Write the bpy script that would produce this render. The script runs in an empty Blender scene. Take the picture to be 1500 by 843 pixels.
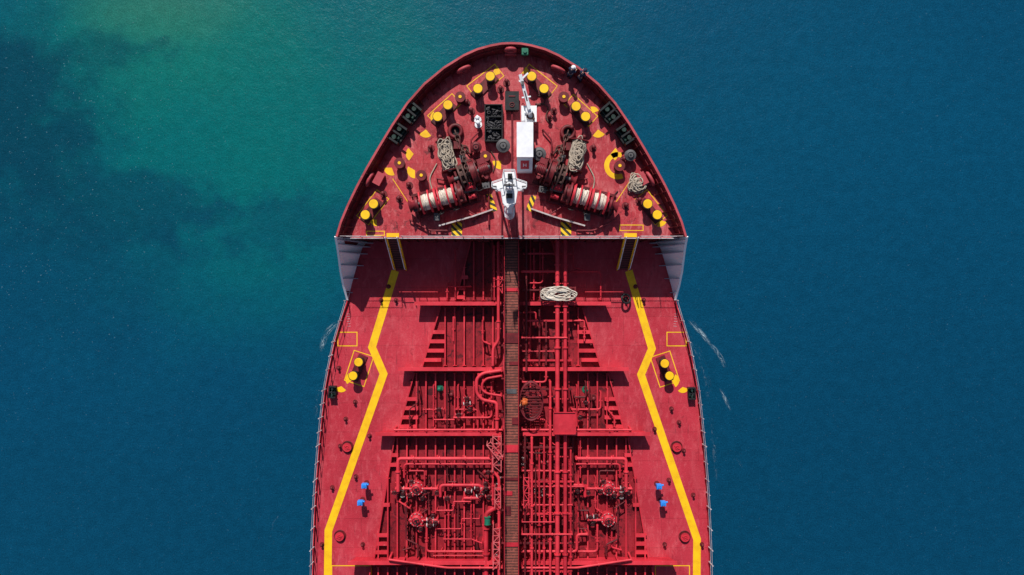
import bpy, math, random
from mathutils import Vector, Matrix
random.seed(7)
D=60.0; S=18.0; CX=750.0; CY=421.5
HF=4.0      # forecastle deck height above main deck
HR=5.2      # bulwark rim height
WZ=-9.0     # water level
MID=-1/18.0
def W(px,py,h=0.0):
    k=(D-h)/D/S
    return Vector(((px-CX)*k,(CY-py)*k,h))
sc=bpy.context.scene
COL=sc.collection
# ---------------------------------------------------------------- materials
def newmat(name):
    m=bpy.data.materials.new(name); m.use_nodes=True
    nt=m.node_tree; b=nt.nodes['Principled BSDF']
    return m,nt,b
def mixc(nt,fac,a,b,blend='MIX'):
    n=nt.nodes.new('ShaderNodeMix'); n.data_type='RGBA'; n.blend_type=blend
    if hasattr(fac,'is_output'): nt.links.new(fac,n.inputs[0])
    else: n.inputs[0].default_value=fac
    for i,v in ((6,a),(7,b)):
        if hasattr(v,'is_output'): nt.links.new(v,n.inputs[i])
        else: n.inputs[i].default_value=(*v,1) if len(v)==3 else v
    return n.outputs[2]
def noise(nt,scale,detail=4,rough=.55,vec=None,dist=0):
    n=nt.nodes.new('ShaderNodeTexNoise'); n.inputs['Scale'].default_value=scale
    n.inputs['Detail'].default_value=detail; n.inputs['Roughness'].default_value=rough
    n.inputs['Distortion'].default_value=dist
    if vec is not None: nt.links.new(vec,n.inputs['Vector'])
    return n.outputs['Fac']
def ramp(nt,fac,a,b):
    n=nt.nodes.new('ShaderNodeMapRange'); n.inputs[1].default_value=a; n.inputs[2].default_value=b
    n.interpolation_type='SMOOTHSTEP'
    nt.links.new(fac,n.inputs[0]); return n.outputs[0]
def objco(nt):
    return nt.nodes.new('ShaderNodeTexCoord').outputs['Object']
def math_(nt,op,a,b=None,c=None):
    n=nt.nodes.new('ShaderNodeMath'); n.operation=op
    for i,v in enumerate((a,b,c)):
        if v is None: continue
        if hasattr(v,'is_output'): nt.links.new(v,n.inputs[i])
        else: n.inputs[i].default_value=v
    return n.outputs[0]
def paint(name,base,dark=None,wear=None,rough=.55,s=1.0,wearamt=.5,spec=.35,metal=0):
    m,nt,b=newmat(name)
    co=objco(nt)
    dark=dark or tuple(c*.6 for c in base)
    wear=wear or tuple(min(1,c*1.25+.02) for c in base)
    c=mixc(nt,ramp(nt,noise(nt,.7*s,5,.6,co),.35,.7),base,dark)
    w=ramp(nt,noise(nt,3.1*s,8,.7,co),.56,.74)
    c=mixc(nt,math_(nt,'MULTIPLY',w,wearamt),c,wear)
    nt.links.new(c,b.inputs['Base Color'])
    b.inputs['Roughness'].default_value=rough
    b.inputs['Specular IOR Level'].default_value=spec
    b.inputs['Metallic'].default_value=metal
    bp=nt.nodes.new('ShaderNodeBump'); bp.inputs['Strength'].default_value=.25; bp.inputs['Distance'].default_value=.02
    nt.links.new(noise(nt,9*s,6,.7,co),bp.inputs['Height']); nt.links.new(bp.outputs[0],b.inputs['Normal'])
    return m
def deckmat(name,base,dark,worn,stain,wamt=.6,samt=.75,slo=.57):
    m,nt,b=newmat(name); co=objco(nt)
    c=mixc(nt,ramp(nt,noise(nt,.22,6,.62,co,.6),.36,.68),base,dark)
    br=nt.nodes.new('ShaderNodeTexBrick'); nt.links.new(co,br.inputs['Vector'])
    br.inputs['Scale'].default_value=1; br.inputs['Brick Width'].default_value=6.1; br.inputs['Row Height'].default_value=2.35
    br.inputs['Mortar Size'].default_value=.03; br.inputs['Mortar Smooth'].default_value=.6
    br.inputs['Color1'].default_value=(.80,.80,.80,1); br.inputs['Color2'].default_value=(1,1,1,1); br.inputs['Mortar'].default_value=(.5,.45,.45,1)
    c=mixc(nt,.6,c,br.outputs['Color'],'MULTIPLY')
    mp=nt.nodes.new('ShaderNodeMapping'); mp.inputs['Scale'].default_value=(1,.4,1); nt.links.new(co,mp.inputs[0])
    fd=ramp(nt,noise(nt,.45,9,.7,mp.outputs[0],1.0),.48,.68)
    c=mixc(nt,math_(nt,'MULTIPLY',fd,wamt*.5),c,worn)
    w=ramp(nt,noise(nt,2.6,12,.78,mp.outputs[0],.8),.48,.72)
    c=mixc(nt,math_(nt,'MULTIPLY',w,wamt),c,worn)
    w2=ramp(nt,noise(nt,9,6,.8,co,.3),.58,.70)
    c=mixc(nt,math_(nt,'MULTIPLY',w2,wamt*.7),c,worn)
    ps=ramp(nt,noise(nt,18,2,.5,co),.70,.76)
    c=mixc(nt,math_(nt,'MULTIPLY',ps,wamt*.6),c,tuple(min(1,x*1.3+.08) for x in worn))
    m2=nt.nodes.new('ShaderNodeMapping'); m2.inputs['Scale'].default_value=(5,.35,1); m2.inputs['Rotation'].default_value=(0,0,.12); nt.links.new(co,m2.inputs[0])
    sc_=ramp(nt,noise(nt,1.4,5,.6,m2.outputs[0],.2),.61,.69)
    c=mixc(nt,math_(nt,'MULTIPLY',sc_,.5),c,stain)
    st=ramp(nt,noise(nt,1.1,10,.75,co,1.2),slo,slo+.15)
    c=mixc(nt,math_(nt,'MULTIPLY',st,samt),c,stain)
    sp=ramp(nt,noise(nt,14,3,.6,co),.65,.73)
    c=mixc(nt,math_(nt,'MULTIPLY',sp,.55),c,stain)
    nt.links.new(c,b.inputs['Base Color'])
    r=nt.nodes.new('ShaderNodeMapRange'); nt.links.new(w,r.inputs[0]); r.inputs[3].default_value=.5; r.inputs[4].default_value=.75
    nt.links.new(r.outputs[0],b.inputs['Roughness']); b.inputs['Specular IOR Level'].default_value=.3
    bp=nt.nodes.new('ShaderNodeBump'); bp.inputs['Strength'].default_value=.5; bp.inputs['Distance'].default_value=.05
    nt.links.new(noise(nt,5,8,.7,co),bp.inputs['Height']); nt.links.new(bp.outputs[0],b.inputs['Normal'])
    return m
DECK=deckmat('deck_red',(.52,.034,.055),(.40,.022,.038),(.62,.115,.135),(.13,.012,.018),.58,.7,.58)
CDECK=deckmat('dark_deck_red',(.30,.013,.023),(.17,.008,.015),(.48,.04,.06),(.035,.005,.008),.4,.9,.49)  # darker deck red for the stiffened bays
FDECK=deckmat('forecastle_deck_red',(.45,.036,.048),(.32,.020,.030),(.68,.22,.22),(.07,.012,.014),.72,.85,.535)
RED=paint('red_paint',(.56,.024,.042),(.36,.013,.025),(.66,.10,.11))
BRED=paint('bright_red_paint',(.66,.036,.056),(.46,.020,.033),(.76,.16,.17))
PRED=paint('pale_faded_red_paint',(.60,.12,.13),(.48,.06,.07),(.72,.34,.33),s=2)
DRED=paint('dark_red_paint',(.17,.012,.018),(.06,.007,.009),(.34,.05,.05),s=2)
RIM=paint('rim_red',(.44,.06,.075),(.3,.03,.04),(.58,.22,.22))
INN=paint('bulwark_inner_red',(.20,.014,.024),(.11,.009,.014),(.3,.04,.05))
HUL=paint('hull_red',(.22,.02,.03),(.12,.01,.015),(.3,.05,.05))
YEL=paint('yellow_paint',(.90,.52,.006),(.75,.40,.006),(.6,.28,.03),s=2,wearamt=.6)
BLK=paint('black_steel',(.014,.015,.017),(.006,.006,.007),(.07,.05,.045),s=3,rough=.45)
GRY=paint('grey_steel',(.10,.095,.10),(.05,.045,.05),(.2,.17,.16),s=3)
LGT=paint('pale_worn_steel',(.52,.46,.45),(.34,.22,.22),(.6,.56,.54),s=4)
RAL=paint('weathered_white_rail',(.52,.48,.50),(.34,.24,.26),(.7,.68,.7),s=3)
WHT=paint('white_paint',(.82,.82,.84),(.70,.70,.74),(.5,.42,.38),s=2,wearamt=.25)
WPL=paint('white_plating',(.93,.96,.97),(.90,.93,.95),(.7,.66,.66),wearamt=.12)
RIB=paint('grey_plating_rib',(.40,.42,.50),(.30,.32,.40),(.5,.42,.45),wearamt=.2)
BLU=paint('blue_paint',(.03,.27,.85),s=4)
GRN=paint('green_paint',(.01,.16,.09),(.008,.09,.06),s=4)
GRN2=paint('dark_green_paint',(.010,.035,.028),(.006,.018,.014),s=4)
CHN=paint('rusty_chain',(.12,.055,.045),(.04,.018,.016),(.27,.14,.11),s=6,rough=.75)
NAV=paint('navy_cloth',(.02,.03,.07),s=6,rough=.9)
ORG=paint('orange_cloth',(.55,.10,.02),s=6,rough=.9)
SKN=paint('skin',(.55,.30,.21),(.5,.25,.17),(.6,.35,.27),s=4)
HAI=paint('dark_hair',(.02,.015,.012),s=8,rough=.8)
def ropemat(name,a,b_,wamt):
    m,nt,b=newmat(name); co=objco(nt)
    c=mixc(nt,ramp(nt,noise(nt,2,6,.6,co),.35,.75),a,b_)
    c=mixc(nt,math_(nt,'MULTIPLY',ramp(nt,noise(nt,7,5,.7,co),.5,.7),.5),c,tuple(x*.35 for x in a))
    wv=nt.nodes.new('ShaderNodeTexWave'); wv.inputs['Scale'].default_value=6; wv.inputs['Distortion'].default_value=3; nt.links.new(co,wv.inputs[0])
    c=mixc(nt,wamt,c,wv.outputs['Color'],'MULTIPLY'); nt.links.new(c,b.inputs['Base Color']); b.inputs['Roughness'].default_value=.95
    return m
ROP=ropemat('mooring_rope',(.84,.76,.66),(.52,.42,.34),.3)
ROP2=ropemat('weathered_rope',(.54,.45,.36),(.32,.25,.19),.35)
def stripemat(name,c1,c2,axis,freq,duty=.5,diag=False,dirt=.45):
    m,nt,b=newmat(name); co=objco(nt)
    sx=nt.nodes.new('ShaderNodeSeparateXYZ'); nt.links.new(co,sx.inputs[0])
    v=sx.outputs[axis]
    if diag: v=math_(nt,'ADD',sx.outputs[0],sx.outputs[1])
    f=math_(nt,'FRACT',math_(nt,'MULTIPLY',v,freq))
    g=math_(nt,'GREATER_THAN',f,duty)
    n=ramp(nt,noise(nt,1.7,8,.75,co,.5),.32,.7)
    c=mixc(nt,g,c1,c2); c=mixc(nt,math_(nt,'MULTIPLY',n,dirt),c,tuple(x*.25 for x in c1))
    n2=ramp(nt,noise(nt,5,6,.75,co,.5),.5,.7); c=mixc(nt,math_(nt,'MULTIPLY',n2,dirt*.5),c,tuple(min(1,x*1.6) for x in c1))
    nt.links.new(c,b.inputs['Base Color']); b.inputs['Roughness'].default_value=.75
    return m
HAZ=stripemat('hazard_stripes',(.90,.55,.01),(.015,.015,.015),0,1.9,.5,True,.1)
GRT=stripemat('walkway_grating',(.30,.075,.052),(.045,.012,.011),1,4.6,.62,False,.9)
GRD=stripemat('platform_grating',(.25,.04,.04),(.04,.01,.01),1,6,.6)
# ---------------------------------------------------------------- mesh builder
class M:
    def __init__(s): s.v=[];s.f=[];s.m=[];s.s=[];s.T=Matrix.Identity(4)
    def add(s,vs,fs,mi=0,sm=False):
        o=len(s.v); s.v+= [tuple(s.T@Vector(v)) for v in vs]
        for f in fs: s.f.append([i+o for i in f]); s.m.append(mi); s.s.append(sm)
        return s
    def box(s,c,d,mi=0,rot=0,tilt=0):
        R=Matrix.Translation(Vector(c))@Matrix.Rotation(rot,4,'Z')@Matrix.Rotation(tilt,4,'X')
        x,y,z=[q/2 for q in d]; b=min(x,y,z)*.12
        vs=[]
        for zz,ins in ((-z,0),(z-b,0),(z,b)):
            for sx,sy in ((-1,-1),(1,-1),(1,1),(-1,1)): vs.append(R@Vector((sx*(x-ins),sy*(y-ins),zz)))
        fs=[(3,2,1,0),(8,9,10,11)]
        for k in (0,4):
            for i in range(4): fs.append((k+i,k+(i+1)%4,k+4+(i+1)%4,k+4+i))
        return s.add(vs,fs,mi)
    def cyl(s,p0,p1,r0,r1=None,n=14,mi=0,cap=True,mic=None):
        r1=r0 if r1 is None else r1
        p0=Vector(p0);p1=Vector(p1);a=(p1-p0)
        if a.length<1e-6: return s
        q=a.to_track_quat('Z','Y').to_matrix()
        vs=[]
        for p,r in ((p0,r0),(p1,r1)):
            for i in range(n):
                t=2*math.pi*i/n; vs.append(p+q@Vector((r*math.cos(t),r*math.sin(t),0)))
        s.add(vs,[(i,(i+1)%n,n+(i+1)%n,n+i) for i in range(n)],mi,True)
        if cap:
            s.add(vs[:n],[tuple(reversed(range(n)))],mi); s.add(vs[n:],[tuple(range(n))],mi if mic is None else mic)
        return s
    def beam(s,p0,p1,w,h,mi=0):
        p0=Vector(p0);p1=Vector(p1);a=(p1-p0); L=a.length; a.normalize()
        sd=a.cross(Vector((0,0,1)))
        if sd.length<1e-4: sd=Vector((1,0,0))
        sd.normalize(); up=sd.cross(a)
        vs=[p+sd*(w/2*i)+up*(h/2*j) for p in (p0,p1) for i,j in ((-1,-1),(1,-1),(1,1),(-1,1))]
        return s.add(vs,[(0,1,2,3),(7,6,5,4),(0,4,5,1),(1,5,6,2),(2,6,7,3),(3,7,4,0)],mi)
    def tube(s,pts,r,n=10,mi=0,closed=False):
        pts=[Vector(p) for p in pts]; N=len(pts); vs=[]
        up=Vector((0,0,1))
        for i,p in enumerate(pts):
            if closed: a=pts[(i+1)%N]-pts[i-1]
            else: a=pts[min(i+1,N-1)]-pts[max(i-1,0)]
            a.normalize(); sd=a.cross(up)
            if sd.length<.05: sd=a.cross(Vector((0,1,0)))
            sd.normalize(); u=sd.cross(a)
            for k in range(n):
                t=2*math.pi*k/n; vs.append(p+sd*(r*math.cos(t))+u*(r*math.sin(t)))
        fs=[]
        for i in range(N if closed else N-1):
            j=(i+1)%N
            for k in range(n): fs.append((i*n+k,j*n+k,j*n+(k+1)%n,i*n+(k+1)%n))
        s.add(vs,fs,mi,True)
        if not closed:
            s.add(vs[:n],[tuple(range(n))],mi); s.add(vs[-n:],[tuple(reversed(range(n)))],mi)
        return s
    def ring(s,c,R,r,axis=(0,0,1),n=24,k=6,mi=0,sx=1,sy=1):
        q=Vector(axis).to_track_quat('Z','Y').to_matrix(); c=Vector(c); vs=[];fs=[]
        for i in range(n):
            t=2*math.pi*i/n; 
            for j in range(k):
                u=2*math.pi*j/k
                vs.append(c+q@Vector(((R+r*math.cos(u))*math.cos(t)*sx,(R+r*math.cos(u))*math.sin(t)*sy,r*math.sin(u))))
        for i in range(n):
            for j in range(k): fs.append((i*k+j,((i+1)%n)*k+j,((i+1)%n)*k+(j+1)%k,i*k+(j+1)%k))
        return s.add(vs,fs,mi,True)
    def sph(s,c,r,sx=1,sy=1,sz=1,n=14,k=8,mi=0,half=False):
        vs=[];fs=[]; lo=0 if half else -math.pi/2
        for j in range(k+1):
            p=lo+(math.pi/2-lo)*j/k
            for i in range(n):
                t=2*math.pi*i/n; vs.append((c[0]+r*sx*math.cos(p)*math.cos(t),c[1]+r*sy*math.cos(p)*math.sin(t),c[2]+r*sz*math.sin(p)))
        for j in range(k):
            for i in range(n): fs.append((j*n+i,j*n+(i+1)%n,(j+1)*n+(i+1)%n,(j+1)*n+i))
        return s.add(vs,fs,mi,True)
    def poly(s,pts,mi=0): return s.add(pts,[tuple(range(len(pts)))],mi)
    def prism(s,pts,z0,z1,mi=0):
        n=len(pts); vs=[(p[0],p[1],z0) for p in pts]+[(p[0],p[1],z1) for p in pts]
        s.add(vs,[tuple(reversed(range(n))),tuple(range(n,2*n))]+[(i,(i+1)%n,n+(i+1)%n,n+i) for i in range(n)],mi); return s
    def obj(s,name,mats,parent=None,loc=(0,0,0),rot=0,**kw):
        me=bpy.data.meshes.new(name); me.from_pydata(s.v,[],s.f)
        if not isinstance(mats,(list,tuple)): mats=[mats]
        for m in mats: me.materials.append(m)
        me.polygons.foreach_set('material_index',s.m); me.polygons.foreach_set('use_smooth',s.s); me.update()
        o=bpy.data.objects.new(name,me); COL.objects.link(o); o.location=loc; o.rotation_euler=(0,0,rot)
        if parent is not None: o.parent=parent
        for k,v in kw.items(): o[k]=v
        return o
def empty(name,label,cat,loc=(0,0,0),rot=0,group=None):
    o=bpy.data.objects.new(name,None); COL.objects.link(o); o.location=loc; o.rotation_euler=(0,0,rot)
    o.empty_display_size=.3; o['label']=label; o['category']=cat
    if group: o['group']=group
    return o
def clone(root,loc,rot=0,sx=None,**kw):
    def cp(o,par):
        c=o.copy(); COL.objects.link(c)
        if par is not None: c.parent=par
        for ch in list(o.children): cp(ch,c)
        return c
    c=cp(root,None); c.location=loc; c.rotation_euler=(0,0,rot)
    if sx: c.scale=(sx,1,1)
    for k,v in kw.items(): c[k]=v
    return c
# ---------------------------------------------------------------- ship outline
rimpx=[(62,0),(62.6,14),(65.5,30),(71,50),(80,70),(98,99),(122,128),(150,153),(182,175),(215,195),(245,212.5),(272,227),(300,240.5),(325,251),(347,257.5)]
st=[]
def rimW(py,hw,h): 
    p=W(CX+hw,py,h); return p
y347=W(0,347,HR).y
for py,hw in rimpx:
    p=rimW(py,hw,HR)
    m=Vector((p.x*.90,y347+(p.y-y347)*.93,0)); w=Vector((p.x*.72,y347+(p.y-y347)*.80,WZ-3))
    st.append((p,m,w))
wing=[(360,255,4.4),(378,252.5,3.3),(398,250,2.2),(418,246,1.2),(440,240,.25)]
mainhw=[(347,213),(360,218),(378,224),(398,229.5),(418,235),(440,240),(470,249),(500,258),(540,266.5),(570,272),(610,276.5),(650,280.5),(700,284.5),(740,287),(800,289.5),(843,290.5),(1000,292),(1400,292)]
def mhw(y):
    for (a,b),(c,d) in zip(mainhw,mainhw[1:]):
        ya,yc=W(0,a).y,W(0,c).y
        if yc<=y<=ya: return (b+(d-b)*(ya-y)/(ya-yc))/18
    return 213/18 if y>0 else 292/18
for py,hw,h in wing:
    p=rimW(py,hw,h); m=Vector((mhw(p.y),p.y,0)); st.append((p,m,Vector((m.x*.86,p.y,WZ-3))))
for py,hw in mainhw[6:]:
    m=Vector((hw/18,W(0,py).y,0)); t=min(1,.86+.14*(0-m.y)/20)
    st.append((m+Vector((0,0,.22)),m,Vector((m.x*t,m.y,WZ-3))))
def mir(v): return Vector((-v.x,v.y,v.z))
ship=empty('tanker_ship','red oil tanker with yellow deck lines on blue sea','ship',(MID,0,0))
def part(m,name,mats,**kw): return m.obj(name,mats,ship,**kw)
h=M(); n=len(st)
vs=[];
for r,m,w in st:
    vs+= [r,m,w,mir(r),mir(m),mir(w)]
fs=[]
for i in range(n-1):
    a=6*i;b=6*(i+1)
    for k in (0,1): fs.append((a+k,a+k+1,b+k+1,b+k)); fs.append((b+3+k,b+4+k,a+4+k,a+3+k))
e=6*(n-1); fs.append((e,e+1,e+2,e+5,e+4,e+3))
h.add(vs,fs); part(h,'hull',HUL)
fk=(HR-HF)/HR
fore=[s[0].lerp(s[1],fk) for s in st[:15]]
for f in fore: f.z=HF
def inset(v,a,cy=3): 
    d=Vector((v.x,v.y-cy if v.y>cy else 0,0)); 
    return v if d.length<.01 else v-d.normalized()*a
fe=[inset(f,.22) for f in fore]
fe[0]=fore[0]-Vector((0,.22,0)); fe[-1].y=y347=fore[-1].y
d=M(); ring_=[*fe]+[mir(f) for f in reversed(fe[1:])]
cen=Vector((0,8,HF)); d.add([cen]+ring_,[(0,(i+1)%len(ring_)+1,i+1) for i in range(len(ring_))])
part(d,'forecastle_deck',FDECK)
b=M(); 
ro=[s[0] for s in st[:15]]; ri=[inset(s[0],.16) for s in st[:15]]; ri[0]=ro[0]-Vector((0,.16,0)); ri[-1].y=ro[-1].y
for sg in (1,-1):
    f=(lambda v:v) if sg==1 else mir
    for i in range(14):
        up=Vector((0,0,.03))
        q=[f(ro[i]+up),f(ri[i]+up),f(ri[i+1]+up),f(ro[i+1]+up)]; b.add(q,[(0,1,2,3)],0)
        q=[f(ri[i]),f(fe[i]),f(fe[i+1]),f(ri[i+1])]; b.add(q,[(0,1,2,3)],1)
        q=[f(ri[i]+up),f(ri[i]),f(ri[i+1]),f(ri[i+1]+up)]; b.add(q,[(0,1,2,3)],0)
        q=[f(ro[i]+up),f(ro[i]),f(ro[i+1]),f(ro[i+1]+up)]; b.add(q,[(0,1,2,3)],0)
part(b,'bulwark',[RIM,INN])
b=M()
for sg in (1,-1):
    f=(lambda v:v) if sg==1 else mir
    for i in range(14):
        L=(ri[i+1]-ri[i]).length; k=max(1,round(L/.75))
        for j in range(k):
            t=(j+.5)/k; a=ri[i].lerp(ri[i+1],t); c=fe[i].lerp(fe[i+1],t)
            a=a-Vector((0,0,.06)); inn=inset(c,.42)
            tn=(ri[i+1]-ri[i]).normalized()*.02
            b.add([f(a-tn),f(c-tn),f(inn-tn),f(inset(a,.10)-tn),f(a+tn),f(c+tn),f(inn+tn),f(inset(a,.10)+tn)],
              [(0,1,2,3),(7,6,5,4),(2,6,7,3),(0,3,7,4)])
        a=inset(ri[i].lerp(fe[i],.35),.08); c=inset(ri[i+1].lerp(fe[i+1],.35),.08)
        b.cyl(f(a),f(c),.035,n=6)
part(b,'bulwark_brackets',DRED)
y0=fore[-1].y
md=[Vector((mhw(y0)-.02,y0,0))]+[Vector((s[1].x-.02,s[1].y,0)) for s in st[15:]]
d=M()
for a,c in zip(md,md[1:]):
    d.add([a,mir(a),mir(c),c],[(0,1,2,3)])
part(d,'main_deck',DECK)
for sg in (1,-1):
    g=M()
    f=(lambda v:v) if sg==1 else mir
    pts=[f(s[0]) for s in st[19:]]
    for a,c in zip(pts,pts[1:]): g.beam(a,c,.10,.1)
    part(g,'gunwale',RED)
for sg in (1,-1):
    f=(lambda v:v) if sg==1 else mir
    wg=M()
    S_=[st[14]]+st[15:20]
    for i in range(len(S_)-1):
        a,c=S_[i],S_[i+1]; o=Vector((-.05,0,0))
        wg.add([f(a[0]+o),f(a[1]+o),f(c[1]+o),f(c[0]+o)],[(0,1,2,3)],0)
        wg.beam(f(a[0]),f(c[0]),.16,.08,0)
        for t in (.5,) if i else (.3,.8):
            r=a[0].lerp(c[0],t)+o; m=a[1].lerp(c[1],t)+o
            if r.z<.5: continue
            inn=m+Vector((-min(.6,.16*r.z+.12),0,0)); it=r+Vector((-.10,0,-.02)); tn=Vector((0,.03,0))
            wg.add([f(q) for q in (r-tn,m-tn,inn-tn,it-tn,r+tn,m+tn,inn+tn,it+tn)],[(0,1,2,3),(7,6,5,4),(2,6,7,3),(0,3,7,4)],1)
    part(wg,'bulwark_wing',[WPL,RIB])
bk=M(); yb=y0-.01
xm=fore[-1].x; 
bk.add([(-xm,yb,HF-.01),(xm,yb,HF-.01),(mhw(y0),yb,0),(-mhw(y0),yb,0)],[(0,1,2,3)])
for i in range(-15,16): bk.box((i*.75,yb-.06,HF/2),(.06,.1,HF-.1))
for x in (-6.5,-2.2,2.2,6.5): bk.box((x,yb-.05,1.1),(.9,.12,2.0))
part(bk,'forecastle_bulkhead',DRED)
cm=M(); cm.beam((-xm+.05,y0-.04,HF+.05),(xm-.05,y0-.04,HF+.05),.07,.12); part(cm,'deck_edge_coaming',RAL)
# ---------------------------------------------------------------- railings
def railing(m,pts,hh=1.05,step=1.5,r=.025,rails=3):
    pts=[Vector(p) for p in pts]
    for a,c in zip(pts,pts[1:]):
        L=(c-a).length; k=max(1,round(L/step))
        for j in range(k+1):
            p=a.lerp(c,j/k); m.cyl(p,p+Vector((0,0,hh)),r*1.3,n=6)
        for q in range(rails):
            z=Vector((0,0,hh*(q+1)/rails)); m.cyl(a+z,c+z,r,n=6)
def S2(px,py,h=0):
    v=W(px,py,h); v.x-=MID; return v
for sg in (1,-1):
    f=(lambda v:v) if sg==1 else mir
    pts=[f(s[1]+Vector((-.08,0,.2))) for s in st[19:]]
    m=M(); railing(m,pts,1.0,50,.018,2)
    for a,c in zip(pts,pts[1:]):
        L=(c-a).length; k=max(1,round(L/1.45))
        for j in range(k):
            p=a.lerp(c,j/k); m.cyl(p,p+Vector((f(Vector((.06+random.uniform(-.03,.03),0,0))).x,random.uniform(-.03,.03),1.05)),random.choice((.03,.045,.05)),n=6)
    part(m,'side_railing',RAL)
for xa,xb in ((499,562),(590,738)):
    for mm in (0,1):
        a,c=S2(xa,347,HF),S2(xb,347,HF)
        if mm: a,c=mir(a),mir(c)
        m=M(); a.y=c.y=y0+.06; railing(m,[a,c],1.0,1.4,.02,2); part(m,'forecastle_railing',RAL)
# ---------------------------------------------------------------- deck markings
def strip(m,pts,w,z,mi=0):
    pts=[Vector((p[0],p[1],z)) for p in pts]; L=[];R=[]
    for i,p in enumerate(pts):
        a=(p-pts[i-1]).normalized() if i else None; c=(pts[i+1]-p).normalized() if i<len(pts)-1 else None
        t=(a+c).normalized() if a is not None and c is not None else (a if a is not None else c)
        nn=Vector((-t.y,t.x,0)); k=1
        if a is not None and c is not None: k=1/max(.5,t.dot(a))
        L.append(p+nn*w/2*k); R.append(p-nn*w/2*k)
    for i in range(len(pts)-1): m.add([L[i],L[i+1],R[i+1],R[i]],[(3,2,1,0)],mi)
for path in ([(579,397),(545,509),(562,548),(481,778),(480,850),(480,1200)],[(921,397),(955,511),(939,549),(1021,790),(1020.5,850),(1020,1200)]):
    m=M(); strip(m,[S2(*p) for p in path],.62,.012); part(m,'yellow_walkway_line',YEL)
def rect_outline(m,cx,cy,w,hh,ang,h,lw=.07):
    c=S2(cx,cy,h); k=(D-h)/D/S; ang=math.radians(ang)
    P=[]
    for sx,sy in ((-1,-1),(1,-1),(1,1),(-1,1)):
        x,y=sx*w/2*k,sy*hh/2*k
        P.append(Vector((c.x+x*math.cos(ang)-y*math.sin(ang),c.y+x*math.sin(ang)+y*math.cos(ang),0)))
    z=h+.008
    for i in range(4):
        a,b2=P[i],P[(i+1)%4]; dd=(b2-a).normalized()*lw/2
        strip(m,[a-dd*(1 if i%2 else -1),b2+dd*(1 if i%2 else -1)],lw,z)
for a in ((509,497,28,20,0),(991,497,28,20,0),(526,540,30,46,-18),(974,541,30,46,18),(515,837,58,16,0),(985,837,50,16,0)):
    m=M(); rect_outline(m,*a,0); part(m,'deck_marking',YEL)
for a in ((711,119,52,22,38),(789,119,52,22,-38),(651,161,48,20,42),(851,162,48,20,-42),(546,304,22,48,-38),(954,304,22,48,38),(550,342,26,6,0),(925,334,34,8,0)):
    m=M(); rect_outline(m,*a,HF,.06); part(m,'deck_marking',YEL)
def fan(m,cx,cy,r,a0,a1,h):
    c=S2(cx,cy,h); z=h+.012; k=10
    m.poly([Vector((c.x,c.y,z))]+[Vector((c.x+r*math.cos(math.radians(a0+(a1-a0)*i/k)),c.y+r*math.sin(math.radians(a0+(a1-a0)*i/k)),z)) for i in range(k+1)])
for a in ((624,190,.62,215,310),(876,190,.62,230,325),(606,226,.6,130,235),(894,226,.6,-55,50),(608,250,.6,150,270),(574,246,.6,180,290),(640,172,.5,120,220),(733,108,.55,110,200),(766,108,.5,-20,70),(868,166,.5,20,110),(734,236,.65,180,270),(552,322,.5,180,270),(966,322,.55,250,340)):
    m=M(); fan(m,*a,HF); part(m,'yellow_deck_patch',YEL)
for a in ((500,566,.5,200,320),(1000,567,.5,220,340),(517,556,.6,100,220),(984,558,.6,300,420)):
    m=M(); fan(m,*a,0); part(m,'yellow_deck_patch',YEL)
m=M(); c=S2(905,243,HF); strip(m,[Vector((c.x+.85*math.cos(math.radians(t)),c.y+.85*math.sin(math.radians(t)),0)) for t in range(70,300,15)],.38,HF+.012); part(m,'yellow_deck_patch',YEL)
for px,py,w,hh,ang in ((669,336,.80,1.1,0),(829,336,.80,1.1,0),(720,297,.42,1.4,20),(778,298,.42,1.2,-20)):
    m=M(); m.add([(-w/2,-hh/2,0),(w/2,-hh/2,0),(w/2,hh/2,0),(-w/2,hh/2,0)],[(0,1,2,3)])
    p=S2(px,py,HF); p.z+=.015; o=part(m,'hazard_marking',HAZ); o.location=p; o.rotation_euler[2]=math.radians(ang)
for sg in (1,-1):
    m=M()
    for k in range(6):
        p=S2(750+sg*(238-k*.3),460+k*3.6); 
        strip(m,[p,p+Vector((sg*(.20+.06*(k%2)),-.02,0))],.025,.008)
    part(m,'white_deck_marking',RAL)
# ---------------------------------------------------------------- girders & stiffeners
GH=1.25
gird=[(445,607,895),(541,583,921),(636,550,952),(825,510,992),(1010,480,1020)]
for py,xl,xr in gird:
    for a,c in ((xl,734),(766,xr)):
        A=S2(a,py,GH);C=S2(c,py,GH); m=M()
        y=A.y; sgn=1 if a<700 else -1
        out=A if sgn==1 else C; 
        m.box(((A.x+C.x)/2,y,GH),(abs(C.x-A.x),.30,.05),1)
        x0,x1=(A.x+.35,C.x) if sgn==1 else (A.x,C.x-.35)
        m.box(((x0+x1)/2,y,GH/2),(x1-x0,.05,GH-.05))
        k=int((x1-x0)/.78)
        for i in range(1,k):
            x=x0+(x1-x0)*i/k
            m.add([(x,y-.03,.0),(x,y-.38,0),(x,y-.06,GH*.7),(x+.03,y-.03,.0),(x+.03,y-.38,0),(x+.03,y-.06,GH*.7)],[(0,1,2),(5,4,3),(1,4,5,2)])
        ox=out.x; m.add([(ox,y-.02,GH-.04),(ox+sgn*.35,y-.02,GH-.04),(ox+sgn*.35,y-.02,0),(ox,y+.02,GH-.04),(ox+sgn*.35,y+.02,GH-.04),(ox+sgn*.35,y+.02,0)],[(0,1,2),(5,4,3)])
        part(m,'transverse_girder',[RED,BRED])
bays=[(352,440,690,668,0),(451,536,645,619,1),(547,631,607,584,2),(642,820,578,548,3),(831,1005,543,520,3)]
SH=.42
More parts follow.
